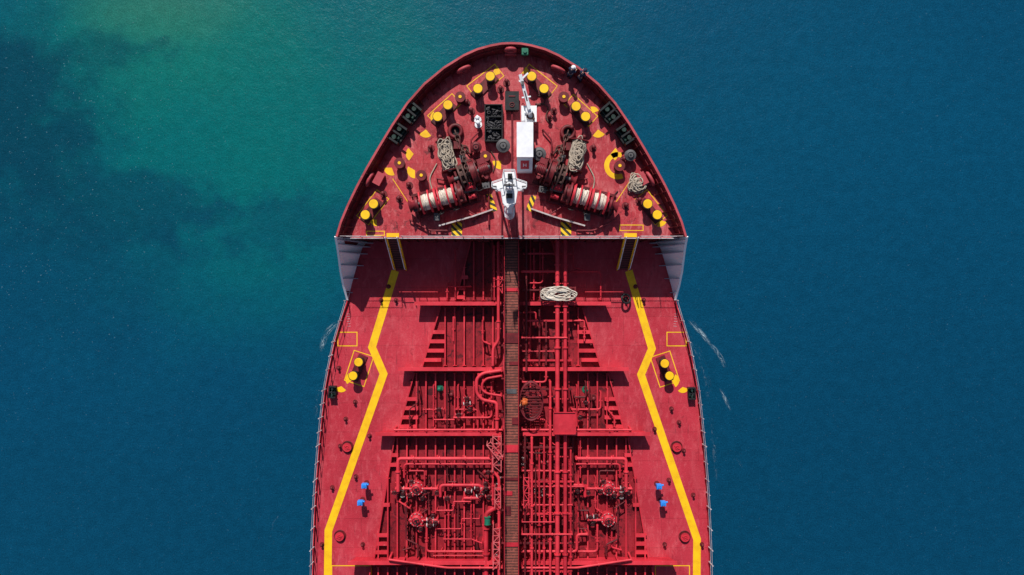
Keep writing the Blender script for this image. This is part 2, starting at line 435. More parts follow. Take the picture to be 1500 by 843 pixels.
for ya,yb_,da,db,kind in bays:
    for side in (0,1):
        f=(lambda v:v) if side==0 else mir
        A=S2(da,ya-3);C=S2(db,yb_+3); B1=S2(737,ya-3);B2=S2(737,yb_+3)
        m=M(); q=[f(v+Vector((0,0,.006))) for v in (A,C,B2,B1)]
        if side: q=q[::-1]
        m.add(q,[(0,1,2,3)]); part(m,'dark_deck_panel',CDECK)  # thin sheet of darker red over each stiffened bay
    xs=[722-14*i for i in range(0,14)]
    for side in (0,1):
        for x in xs:
            if x<db+6: continue
            ys=ya
            if x<da: ys=ya+(yb_-ya)*(da-x)/(da-db)
            if yb_-ys<18: continue
            if kind in (1,) and x<650: continue
            if kind in (2,) and x<608: continue
            X=x if side==0 else 1500-x-1
            if side and 795<X<812 : continue
            A=S2(X,ys,SH);C=S2(X,yb_,SH)
            m=M(); m.beam((A.x,A.y,SH),(C.x,C.y,SH),.11,.04,1); m.beam((A.x,A.y,SH/2-.01),(C.x,C.y,SH/2-.01),.03,SH-.04)
            for yy in (A.y,C.y): m.box((A.x,yy,SH/2),(.30,.05,SH*.9))
            part(m,'deck_stiffener',[RED,RED if (x//14)%3 else BRED])
        f=(lambda v:v) if side==0 else mir
        A=S2(da,ya,SH);C=S2(db,yb_,SH); m=M()
        m.beam(f(A),f(C),.09,.03,0); m.beam(f(A-Vector((0,0,.21))),f(C-Vector((0,0,.21))),.03,SH-.04)
        part(m,'oblique_stiffener',[RED,BRED])
        L=abs(C.y-A.y); inner=S2({0:680,1:652,2:612,3:567}[kind],0,SH).x
        tl={0:(.62,.8,.95),1:(.42,.58,.74,.9),2:(.45,.61,.77,.93),3:(.14,.22,.55,.80,.87,.94)}[kind]
        for t in tl:
            p=A.lerp(C,t); q=Vector((min(max(inner,p.x+.5),p.x+1.35),p.y,p.z)); m=M()
            m.beam(f(p),f(q),.30,.05,1); m.beam(f(p-Vector((0,0,.23))),f(q-Vector((0,0,.23))),.04,SH-.05)
            m.beam(f(Vector((q.x,q.y+.12,SH/2))),f(Vector((q.x,q.y-.14,SH/2))),.05,SH*.95)
            part(m,'stiffener_bracket',[RED,BRED])
# ---------------------------------------------------------------- central walkway
WH=1.9
xa,xb=S2(739,400,WH).x,S2(759.5,400,WH).x
m=M(); m.add([(xa,3.75,WH),(xb,3.75,WH),(xb,-52,WH),(xa,-52,WH)],[(3,2,1,0)]); part(m,'walkway_grating',GRT)
m=M()
for x in (xa,xb): m.beam((x,3.75,WH-.02),(x,-52,WH-.02),.07,.2)
y=3.2
while y>-50:
    m.box(((xa+xb)/2,y,WH-.16),(xb-xa+.5,.1,.12))
    for x in (xa-.18,xb+.18): m.cyl((x,y,0),(x,y,WH-.12),.05,n=6)
    y-=2.6
part(m,'walkway_frame',DRED)
for x in (xa,xb):
    m=M(); railing(m,[(x,3.7,WH),(x,-50,WH)],1.0,1.6,.022,2); part(m,'walkway_railing',RED)
for (a,b2,x0_,x1_,mt) in ((488,503,0,1,DRED),(570,577,.1,.9,GRY),(652,663,0,1,RED),(700,704,0,1,DRED),(742,755,.0,.5,DRED),(795,801,0,1,RED),(422,427,0,1,RED),(530,535,.3,1,DRED),(612,622,.5,1,DRED),(720,726,0,.6,RED)):
    A=S2(749,a,WH+.05);C=S2(749,b2,WH+.05); m=M(); m.box((xa+(xb-xa)*(x0_+x1_)/2,(A.y+C.y)/2,WH+.05),((xb-xa)*(x1_-x0_)-.08,abs(A.y-C.y),.05)); part(m,'walkway_cover_plate',mt)
for X in (575.5,923.5):
    p0=S2(X,350,HF); x=p0.x; yt,yb2=y0-.02,S2(X,395,0).y; m=M()
    for sx in (-.45,.45): m.beam((x+sx,yt,HF),(x+sx,yb2,.02),.09,.22,0)
    for i in range(16):
        t=(i+.5)/16; m.box((x,yt+(yb2-yt)*t,HF*(1-t)),(.84,.16,.03),1)
    for sx in (-.45,.45):
        m.cyl((x+sx,yt,HF+.95),(x+sx,yb2,.95),.035,n=6,mi=2)
        for t in (0,.33,.66,1): yy=yt+(yb2-yt)*t; m.cyl((x+sx,yy,HF*(1-t)),(x+sx,yy,HF*(1-t)+.95),.03,n=6,mi=2)
    part(m,'stairway',[YEL,GRD,WHT])
    m=M(); m.box((x,y0+.2,HF+.03),(.95,.3,.03)); part(m,'stair_head_step',YEL)
# ---------------------------------------------------------------- pipes
def smoothpath(pts,r=.25):
    out=[Vector(pts[0])]
    for i in range(1,len(pts)-1):
        p=Vector(pts[i]); a=(Vector(pts[i-1])-p); c=(Vector(pts[i+1])-p)
        rr=min(r,a.length/2.1,c.length/2.1); a=p+a.normalized()*rr; c=p+c.normalized()*rr
        for k in range(6):
            t=k/5; out.append(a*(1-t)**2+p*2*t*(1-t)+c*t*t)
    out.append(Vector(pts[-1])); return out
def pipe(pts,hgt,r,mat=RED,flg=3.2,sup=True,bend=.3,name='pipe'):
    P=[S2(x,y_,hgt) for x,y_ in pts]; m=M()
    m.tube(smoothpath(P,bend),r,10)
    for a,c in zip(P,P[1:]):
        L=(c-a).length; k=int(L/flg)
        dr=(c-a).normalized()
        for i in range(k):
            q=a.lerp(c,(i+.6)/max(1,k)); m.cyl(q-dr*.05,q+dr*.05,r*1.6,n=12)
        if sup:
            k=int(L/2.4)
            for i in range(k+1):
                q=a.lerp(c,(i+.5)/(k+1)); sd=Vector((-dr.y,dr.x,0))
                m.box((q.x,q.y,q.z-r-.03),(abs(sd.x)*(r*3)+.08,abs(sd.y)*(r*3)+.08,.06)); m.cyl((q.x,q.y,0),(q.x,q.y,q.z-r),.05,n=6)
    for e in (P[0],P[-1]): m.cyl((e.x,e.y,0),(e.x,e.y,e.z+r*.0),r,n=10)
    part(m,name,mat)
pipe([(816.5,352),(816.5,1200)],1.75,.17,BRED)
pipe([(828,352),(828,1200)],1.75,.15,RED)
pipe([(806,560),(806,1200)],1.6,.10,BRED)
pipe([(797,642),(797,1200)],1.5,.08,RED)
pipe([(790,668),(790,1200)],1.35,.07,RED)
pipe([(771,352),(771,545)],1.5,.08,DRED)
pipe([(779,642),(779,1200)],1.5,.10,BRED)
pipe([(784.5,690),(784.5,1200)],1.5,.06,DRED)
pipe([(769,640),(769,1200)],1.7,.07,DRED)
pipe([(836,660),(836,1200)],1.3,.08,RED)
pipe([(730,355),(730,500),(722,510),(722,536)],1.45,.12,BRED)
pipe([(724,360),(724,440)],1.4,.06,RED)
pipe([(734,543),(707,547),(698,555),(698,576),(706,586),(728,590),(728,630)],1.45,.135,BRED,flg=1.4)
pipe([(734,551),(712,555),(706,562),(706,572),(714,577),(734,580)],1.4,.10,RED,flg=2)
pipe([(731,640),(731,665),(722,668),(722,690),(731,700),(731,842)],1.5,.12,BRED,flg=1.5)
pipe([(724,745),(712,752),(712,900)],1.1,.19,RED,flg=1.8)
pipe([(722,700),(722,740)],1.2,.08,RED,flg=1)
pipe([(765,398),(815,398)],1.6,.10,BRED)
pipe([(835,398),(880,398),(880,440)],.8,.06)
pipe([(577,630),(735,630)],1.35,.09,BRED)
pipe([(765,630),(925,630)],1.35,.09,BRED)
pipe([(583,720),(583,672),(735,672)],1.1,.14,BRED,flg=1.7)
pipe([(592,700),(592,680),(722,680)],.9,.08,flg=2)
pipe([(917,720),(917,672),(845,672)],1.1,.14,BRED,flg=1.7)
pipe([(908,700),(908,680),(845,680)],.9,.08,flg=2)
pipe([(645,728),(645,711),(705,711),(705,730),(680,730)],.8,.13,RED,flg=1.3)
pipe([(857,728),(857,711),(840,711)],.8,.13,RED,flg=1.3)
pipe([(765,690),(835,690)],1.3,.08,RED)
pipe([(770,713),(840,713),(855,713)],1.25,.07)
pipe([(765,740),(838,740)],1.35,.07,RED)
pipe([(765,783),(838,783)],1.9,.07,BRED)
pipe([(765,765),(812,765)],1.9,.05,RED)
pipe([(765,808),(845,808),(845,783),(860,783)],1.0,.11,BRED,flg=1.4)
pipe([(625,770),(625,808),(712,808)],.8,.09,BRED,flg=2)
pipe([(875,770),(875,808),(845,808)],.8,.09,BRED,flg=2)
pipe([(635,814),(712,814)],.7,.05)
pipe([(580,716),(640,716)],.9,.10,BRED,flg=1); pipe([(860,716),(925,716)],.9,.10,BRED,flg=1)
pipe([(600,762),(640,762)],.9,.10,BRED,flg=.9); pipe([(862,762),(900,762)],.9,.10,BRED,flg=.9)
pipe([(635,565),(635,625)],.8,.06); pipe([(655,560),(655,628)],.8,.06,DRED)
pipe([(665,612),(720,612),(720,560)],.8,.08,BRED); pipe([(668,600),(700,600),(700,628)],.7,.06)
pipe([(635,615),(665,615)],.8,.06,BRED); pipe([(671,565),(671,600)],.8,.06,BRED)
pipe([(845,565),(845,625)],.8,.06); pipe([(863,560),(863,628)],.8,.06,DRED)
pipe([(838,600),(880,600),(880,575)],.7,.07,BRED); pipe([(765,560),(800,560),(800,545)],1.3,.08,BRED)
pipe([(655,415),(655,440)],.6,.06,BRED); pipe([(667,365),(667,440)],.7,.06)
pipe([(655,420),(690,420)],.6,.06,BRED); pipe([(800,470),(800,535)],1.4,.07,DRED); pipe([(790,455),(790,535)],1.4,.06,DRED)
pipe([(765,495),(830,495)],1.9,.07,BRED); pipe([(765,515),(812,515)],1.3,.06,RED)
pipe([(782,365),(782,440)],1.2,.06); pipe([(795,365),(795,415),(775,415)],1.2,.06)
pipe([(570,820),(655,832),(735,832)],1.5,.09,BRED); pipe([(925,820),(845,832),(765,832)],1.5,.09,BRED)
pipe([(720,352),(720,440)],1.0,.05,DRED)
pipe([(839,642),(839,820)],.9,.06,DRED); pipe([(850,642),(850,700)],.8,.06,RED)
pipe([(657,740),(657,800)],.7,.07,RED); pipe([(671,742),(671,800)],.7,.06,DRED)
sb=[[(600,690),(622,690),(622,712)],[(628,700),(628,745),(618,752)],[(640,748),(664,748),(664,735),(690,735)],[(690,742),(690,790),(706,796)],[(676,690),(676,712)],[(655,686),(655,706),(668,706)],
 [(595,740),(595,790),(612,798),(612,815)],[(585,735),(600,745)],[(640,775),(676,775),(676,760),(702,760)],[(700,690),(712,700),(712,722)],[(650,790),(690,790)],[(604,775),(604,802),(590,806)],
 [(900,690),(878,690),(878,712)],[(872,700),(872,745),(882,752)],[(862,748),(848,748),(848,735)],[(905,740),(905,790),(888,798),(888,815)],[(915,735),(900,745)],[(860,775),(848,775),(848,760)],[(896,775),(896,802),(910,806)],
 [(612,560),(612,590),(600,600),(600,625)],[(620,600),(650,600)],[(680,560),(680,580),(694,592)],[(712,595),(712,622)],[(890,570),(890,600),(900,612),(900,626)],[(842,582),(858,582),(858,560)],
 [(775,650),(775,664),(800,664)],[(773,700),(788,706),(788,722),(774,726)],[(800,725),(812,725),(812,745)],[(775,750),(792,757),(803,757)],[(772,795),(790,795),(790,815)],[(800,640),(812,652),(824,652)],[(820,700),(832,706),(840,706)],[(804,795),(823,795)],
 [(768,458),(785,458),(785,480)],[(775,480),(775,530),(788,536)],[(840,470),(856,470),(856,500)],[(707,470),(707,500),(718,505)],[(664,465),(664,500)],[(780,612),(800,616),(800,628)],[(840,360),(840,392),(856,396)]]
for i,pts in enumerate(sb):
    pipe(pts,random.choice((.65,.8,.95,1.1)),random.choice((.045,.055,.07)),random.choice((RED,DRED,BRED,RED,DRED)),flg=random.choice((.8,1.1,2)),bend=.15,name='small_bore_line')
for py in (372,425,470,528,570,655,705,752,795,835):
    A=S2(766,py,1.2);C=S2(838,py,1.2); m=M(); m.box(((A.x+C.x)/2,A.y,1.35),(C.x-A.x,.14,.12))
    for x in (A.x+.1,(A.x+C.x)/2,C.x-.1): m.cyl((x,A.y,0),(x,A.y,1.3),.06,n=6)
    part(m,'pipe_rack',DRED if py in (425,570,655,795) else RED)
def lattice(px,py,px2,py2,hgt,w=.55,mat=BRED):
    A=S2(px,py,hgt);C=S2(px2,py2,hgt); m=M(); dr=(C-A).normalized(); sd=Vector((-dr.y,dr.x,0))*w/2
    for s_ in (1,-1): m.beam(A+sd*s_,C+sd*s_,.07,.07)
    k=max(2,int((C-A).length/.5))
    for i in range(k):
        a=A.lerp(C,i/k);c=A.lerp(C,(i+1)/k); s_=1 if i%2 else -1
        m.beam(a+sd*s_,c-sd*s_,.05,.05); m.beam(a+sd,a-sd,.05,.05)
    for q in (A,C):
        for s_ in (1,-1): p=q+sd*s_; m.cyl((p.x,p.y,0),p,.04,n=6)
    part(m,'ladder_trestle',mat)
lattice(728,640,728,692,2.0,.65,PRED); lattice(716,650,734,672,2.3,.4,PRED); lattice(771,700,771,745,2.1,.4); lattice(727,775,727,835,1.9,.5,PRED); lattice(733,360,733,430,1.5,.3); lattice(729,715,729,745,2.0,.45,PRED)
m=M(); p=S2(827,620,2.4); m.box((0,0,2.4),(1.75,1.7,.12)); 
for sx in (-1,1):
    m.beam((sx*.86,-.85,2.5),(sx*.86,.85,2.5),.06,.1); m.beam((-.86,sx*.84,2.5),(.86,sx*.84,2.5),.06,.1)
    for sy in (-1,1): m.cyl((sx*.75,sy*.75,0),(sx*.75,sy*.75,2.35),.05,n=6)
m.obj('pipe_cover_platform',RED,None,(p.x+MID,p.y,0),0,label='square red steel platform above twin deck pipes',category='platform')
e=empty('round_ladder_platform','oval slatted dark red platform beside the walkway','platform',W(778,586,1.5)*1)
e.location.z=0; e.scale=(.9,1.45,1)
m=M()
for i in range(-6,7):
    xx=i*.16; L=math.sqrt(max(.05,1.05**2-(xx*1.0)**2)); m.box((0,xx,1.5),(2*L*.9,.08,.05))
m.ring((0,0,1.5),1.0,.06); m.obj('slatted_floor',DRED,e)
m=M(); m.ring((0,0,2.4),1.02,.035,n=24,k=5); m.ring((0,0,2.0),1.02,.025,n=24,k=5)
for i in range(10):
    t=i*math.pi/5; m.cyl((math.cos(t)*1.02,math.sin(t)*1.02,0),(math.cos(t)*1.02,math.sin(t)*1.02,2.4),.03,n=6)
m.obj('guard_rail',INN,e)
# ---------------------------------------------------------------- mooring bollards
def bollard(L,label,loc,rot,group='double mooring bollards'):
    e=empty('mooring_bollard',label,'bollard',loc,rot,group)
    m=M(); m.box((0,0,.06),(L+1.0,.75,.12)); m.obj('base_plate',DRED,e)
    for sx in (-1,1):
        m=M(); x=sx*L/2; m.cyl((x,0,.12),(x,0,1.0),.31,n=20); m.cyl((x,0,1.0),(x,0,1.08),.38,n=20); m.ring((x,0,.45),.30,.03,n=20)
        m.obj('bollard_post',BLK,e)
        m=M(); m.cyl((x,0,1.08),(x,0,1.11),.345,.32,n=24); m.obj('post_cap',YEL,e)
    return e
def bpair(x1,y1,x2,y2,h,label):
    a=W(x1,y1,h+1.1);c=W(x2,y2,h+1.1); mid=(a+c)/2; mid.z=h; dd=c-a
    return bollard((c-a).length,label,mid,math.atan2(dd.y,dd.x))
lb='black double mooring bollard with bright yellow caps on red deck'
for a in ((718,112,700,130),(779,112,797,130),(656,154,641,171),(844,156,858,171),(547,299,535,315),(949,299,963,315)):
    bpair(*a,HF,lb)
for a in ((525,531,517,551),(974,533,981,551)): bpair(*a,0,'black double mooring bollard with yellow caps beside yellow walkway line')
def proto_roller():
    e=empty('pedestal_roller','dark red mooring pedestal roller with yellow top','roller',(0,0,0),0,'pedestal rollers')
    m=M(); m.cyl((0,0,0),(0,0,.5),.36,.26,n=18); m.obj('pedestal',DRED,e)
    m=M(); m.cyl((0,0,.5),(0,0,.56),.40,n=20); m.cyl((0,0,.56),(0,0,.74),.27,n=20); m.cyl((0,0,.74),(0,0,.8),.40,n=20); m.obj('roller_wheel',DRED,e)
    m=M(); m.cyl((0,0,.8),(0,0,.85),.12,n=14); m.obj('hub_cap',YEL,e)
    return e
pr=proto_roller(); pos=[(585,239),(617,257),(674,142),(826,142),(711,229),(908,243)]
pr.location=W(*pos[0],HF+.8); pr.location.z=HF
for p in pos[1:]:
    q=W(*p,HF+.8); q.z=HF; clone(pr,q)
def vent(px,py,r,mat,h,lab,hh=.9,name='mushroom_vent'):
    q=W(px,py,h+hh); q.z=h; e=empty(name,lab,'vent',q,0,'mushroom ventilators')
    m=M(); m.cyl((0,0,0),(0,0,hh*.7),r*.65,n=16); m.obj('vent_trunk',DRED,e)
    m=M(); m.cyl((0,0,hh*.7),(0,0,hh*.85),r,n=24); m.cyl((0,0,hh*.85),(0,0,hh),r*.96,r*.45,n=24); m.ring((0,0,hh*.7),r,.03,n=24); m.obj('vent_cap',mat,e)
    m=M(); m.ring((0,0,hh+.02),r*.5,.02,n=16); m.cyl((0,0,hh),(0,0,hh+.07),.05,n=8); m.obj('handwheel',BLK,e)
for a in ((737,213,.5),(790,225,.5),(924,227,.42)): vent(*a,GRY,HF,'grey mushroom ventilator on the forecastle deck')
vent(697,215,.4,DRED,HF,'dark red mushroom ventilator on the forecastle deck')
def stub(px,py,h,mat,lab,r=.16,hh=.7):
    q=W(px,py,h+hh); q.z=h; m=M(); m.cyl((0,0,0),(0,0,.06),r*1.7,n=12); m.cyl((0,0,.06),(0,0,hh*.8),r*.7,n=12); m.sph((0,0,hh*.8),r,sz=.8,half=True); m.cyl((r*.5,0,hh*.5),(r*1.5,0,hh*.5),r*.35,n=8)
    m.obj('vent_head',mat,None,q,random.uniform(0,6),label=lab,category='air pipe',group='small air pipe heads')
for a in ((699,172),(700,179)): stub(*a,HF,WHT,'white gooseneck air pipe head on red deck',.17,.9)
for a in ((683,148),(690,160),(660,262),(838,186),(812,160),(805,170),(598,270),(915,232),(560,283),(938,292),(742,118),(733,128),(630,215),(870,215),(644,200),(856,200),(583,290),(918,300)): stub(*a,HF,DRED,'small dark red air pipe head on deck')
for a in ((533,713),(527,738),(966,714),(972,739)):
    q=W(*a,1.15); q.z=0; e=empty('tank_gauge_post','bright blue tank gauge post on red deck','gauge',q,0,'blue gauge posts')
    m=M(); m.cyl((0,0,0),(0,0,.7),.09,n=10); m.cyl((0,0,0),(0,0,.05),.22,n=12); m.obj('post',DRED,e)
    m=M(); m.box((0,0,.92),(.42,.36,.5)); m.cyl((0,0,1.15),(0,0,1.25),.12,n=10); m.cyl((.2,.1,1.0),(.36,.14,1.0),.08,n=8); m.obj('gauge_head',BLU,e)
# ---------------------------------------------------------------- roller fairleads
e=empty('roller_fairlead','black roller fairlead frame with dark rollers inside bulwark','fairlead',(0,0,0),0,'roller fairleads')
m=M(); m.box((0,0,.1),(1.35,1.05,.2))
for s_ in (-1,1): m.box((s_*.62,0,.6),(.16,1.05,.85)); m.box((0,s_*.47,.55),(1.35,.12,.75)) if s_==1 else m.box((0,s_*.47,.3),(1.35,.12,.3))
m.box((0,.47,1.0),(1.42,.22,.1)); m.box((0,0,1.0),(.14,1.0,.08))
m.obj('fairlead_frame',BLK,e)
for x in (-.36,.36):
    m=M(); m.cyl((x,.0,.2),(x,.0,.95),.15,n=14); m.ring((x,0,.93),.15,.03,n=14); m.obj('vertical_roller',GRN2,e)
for yy in (-.25,.22):
    m=M(); m.cyl((-.55,yy,.42),(.55,yy,.42),.11,n=12); m.obj('horizontal_roller',GRN2 if yy<0 else GRY,e)
fp=[(602,165,50),(581,195,56),(894,166,-50),(918,196,-56)]
q=W(fp[0][0],fp[0][1],HF+.9); q.z=HF; e.location=q; e.rotation_euler=(0,0,math.radians(50))
for a in fp[1:]:
    q=W(a[0],a[1],HF+.9); q.z=HF; clone(e,q,math.radians(a[2]))
for x,y_ in ((486,575),(1014,577)):
    q=W(x,y_,.6); q.z=0; c=clone(e,q,math.radians(88 if x<700 else -88)); c.scale=(.7,.5,.6); c['label']='small black roller fairlead at the deck edge'
for x,y_,an in ((679,101,25),(818,101,-25),(541,263,62),(953,262,-62)):
    q=W(x,y_,HF+.6); q.z=HF+.45
    m=M(); m.ring((0,0,0),.32,.13,(0,1,0),n=20,k=8,sx=1.4); m.box((0,0,-.36),(1.0,.4,.18))
    m.obj('mooring_chock',RIM,None,q,math.radians(an),label='oval red mooring chock against the bulwark',category='chock',group='mooring chocks')
for x,y_,an in ((545,262,62),(951,262,-62)):
    q=W(x,y_,HF+.5); q.z=HF; q.x+= .5 if x<700 else -.5
    e2=empty('deck_locker','small red steel locker near the bulwark','locker',q,math.radians(an),'red deck lockers')
    m=M(); m.box((0,0,.25),(.9,.55,.5)); m.obj('locker_body',RED,e2); m=M(); m.box((0,0,.53),(.96,.6,.06)); m.box((0,-.32,.45),(.15,.03,.1)); m.obj('lid',RIM,e2)
q=W(748,72,HF+1.0); q.z=HF
e=empty('bow_chock','red bull ring chock at the stem','chock',q); m=M(); m.ring((0,0,.75),.36,.14,(0,1,0),n=20,k=8); m.box((0,.0,.2),(.9,.5,.4)); m.obj('chock_body',RIM,e)
q=W(769,76,HF+1.0); q.z=HF
e=empty('lamp_post','green painted bow light on short post','lamp',q); m=M(); m.cyl((0,0,0),(0,0,.8),.05,n=8); m.obj('post',GRN,e); m=M(); m.box((0,0,.95),(.5,.5,.3)); m.cyl((0,0,1.1),(0,0,1.2),.15,n=10); m.obj('lamp_housing',GRN,e)
# ---------------------------------------------------------------- dark hatch and rack
q=W(750,148,HF+.6); q.z=HF
e=empty('access_hatch','black steel access hatch with hinged lid','hatch',q)
m=M(); m.box((0,0,.25),(.95,1.35,.5)); m.obj('coaming',BLK,e); m=M(); m.box((0,.02,.55),(1.05,1.42,.09)); m.obj('lid',BLK,e)
m=M(); m.ring((0,-.3,.65),.17,.025,n=16); m.cyl((0,-.3,.6),(0,-.3,.68),.04,n=8); m.box((0,.35,.62),(.5,.1,.05)); m.obj('handwheel',DRED,e)
q=W(723,180,HF+.7); q.z=HF
e=empty('equipment_rack','black open rack packed with chain and shackles','rack',q)
m=M(); m.box((0,0,.08),(1.35,2.8,.12))
for sx in (-1,1): m.box((sx*.64,0,.4),(.07,2.8,.6))
for sy in (-1.36,-.45,.45,1.36): m.box((0,sy,.4),(1.3,.07,.6))
m.obj('rack_frame',BLK,e)
m=M()
for i in range(60):
    m.ring((random.uniform(-.5,.5),random.uniform(-1.25,1.25),random.uniform(.3,.62)),.13,.035,(random.uniform(-1,1),random.uniform(-1,1),random.uniform(.2,1)),n=10,k=5,sy=.7)
m.obj('stowed_chain',[GRY],e)
# ---------------------------------------------------------------- white locker house
q=W(769,205,HF+2.2); q.z=HF
e=empty('ventilator_house','tall white steel deck house with red fire sign','deck house',q)
m=M(); k=(D-HF-2.2)/D/S; w=23*k; 
m.box((0,0,1.1),(w,50*k,2.2)); m.box((0,0,2.23),(w+.06,50*k+.06,.06)); m.obj('house_wall',WHT,e)
m=M(); yA=-25*k-.01; m.add([(-w/2,yA,1.75),(w/2,yA,1.75),(w/2,yA-.85,.9),(-w/2,yA-.85,.9),(-w/2,yA,0),(w/2,yA,0),(w/2,yA-.85,0),(-w/2,yA-.85,0)],[(3,2,1,0),(3,7,6,2),(0,4,7,3),(1,2,6,5)]); m.obj('sloped_hood',WHT,e)
TT=Matrix.Translation((0,yA-.42,1.33))@Matrix.Rotation(math.atan2(.85,.85),4,'X')
m=M(); m.T=TT; m.box((0,0,.02),(.62,.72,.06)); m.obj('red_sign',BRED,e)
m=M(); m.T=TT; m.box((-.1,0,.06),(.05,.28,.01)); m.box((.1,0,.06),(.05,.28,.01)); m.box((0,.0,.06),(.14,.05,.01)); m.obj('sign_symbol',WHT,e)
# ---------------------------------------------------------------- small crane
q=W(775,163,HF+1.2); q.z=HF
e=empty('deck_crane','white hydraulic stores crane with folded jib','crane',q)
m=M(); m.cyl((0,0,0),(0,0,1.7),.28,n=18); m.cyl((0,0,0),(0,0,.12),.5,n=20); m.obj('pedestal',WHT,e)
m=M(); m.box((0,-.15,.95),(1.15,1.2,.1)); m.box((-.45,-.5,1.15),(.25,.5,.4)); m.obj('control_platform',WHT,e)
m=M(); m.ring((.1,-.3,1.06),.24,.06,n=18); m.cyl((.35,-.6,1.0),(.35,-.6,1.5),.08,n=8); m.obj('hose_reel',CHN,e)
m=M(); tip=Vector((-.68,2.4,2.3)); m.beam((0,0,1.75),tip,.24,.3); m.beam((.12,.2,1.3),(-.3,1.3,2.0),.12,.12); m.beam((-.75,1.9,2.2),(-.1,2.5,2.3),.12,.14); m.beam((.1,.9,1.9),(-.55,.8,1.95),.1,.1); m.obj('jib',WHT,e)
m=M(); m.cyl(tip,tip-Vector((0,0,.7)),.02,n=6); m.ring(tip-Vector((0,0,.8)),.09,.025,(0,1,0),n=12); m.obj('hook',BLK,e)
m=M(); m.cyl((-.16,.55,1.98),(-.36,1.25,2.15),.07,n=8); m.box((-.5,1.75,2.36),(.2,.3,.12)); m.obj('hydraulic_ram',GRY,e)
# ---------------------------------------------------------------- foremast
zp=6.0
q=W(746,276,HF+zp); q.z=HF
e=empty('foremast','white steel foremast with cross platform and lights','mast',q)
m=M(); m.cyl((0,0,0),(0,0,zp+1.5),.34,.22,n=20); 
for sx in (-1,1): m.cyl((sx*1.0,.6,0),(sx*.15,.1,zp-.6),.09,n=10)
m.obj('mast_column',WHT,e)
k=(D-HF-zp)/D/S
m=M()
def PP(x,y_): return ((x-746)*k,(276-y_)*k)
m.prism([PP(*p) for p in reversed(((738,252),(754,252),(756,265),(771,270),(771,277),(758,281),(755,300),(750,304),(741,304),(737,300),(734,281),(721,277),(721,270),(736,265)))],zp,zp+.08); m.obj('cross_platform',WHT,e)
m=M(); 
pl=[PP(*p) for p in ((738,252),(754,252),(756,265),(771,270),(771,277),(758,281),(755,300),(741,304),(737,300),(734,281),(721,277),(721,270),(736,265))]
railing(m,[(x,y_,zp+.08) for x,y_ in pl+[pl[0]]],.9,.8,.022,2); m.obj('platform_railing',WHT,e)
m=M(); m.box((0,.0,zp+1.5),(.7,.14,.14)); m.cyl((0,0,zp+1.5),(0,0,zp+2.2),.05,n=8); m.obj('cross_arm',GRY,e)
for c_,d_ in (((0,.1,zp+.6),(.5,.5,.35)),((-1.0,0,zp+.3),(.3,.22,.3)),((1.0,0,zp+.3),(.3,.22,.3))):
    m=M(); m.box(c_,d_); m.cyl((c_[0],c_[1],zp+.08),(c_[0],c_[1],c_[2]),.05,n=8); m.obj('signal_lamp',GRY,e)
for c_,d_ in (((0,-.55,zp+.25),(.45,.3,.3)),((0.05,.75,zp+.3),(.3,.35,.4))):
    m=M(); m.box(c_,d_); m.cyl((c_[0],c_[1],c_[2]),(c_[0],c_[1],c_[2]+.3),.05,n=8); m.obj('lamp_box',BLK,e)
m=M()
for sx in (-.2,.2): m.cyl((sx,-1.1,0),(sx,-1.1,zp),.03,n=6)
for i in range(18): m.cyl((-.2,-1.1,.3+i*.32),(.2,-1.1,.3+i*.32),.02,n=6)
for i in range(6): m.ring((0,-1.35,1.6+i*.8),.36,.02,n=16,k=4)
m.obj('ladder',WHT,e)
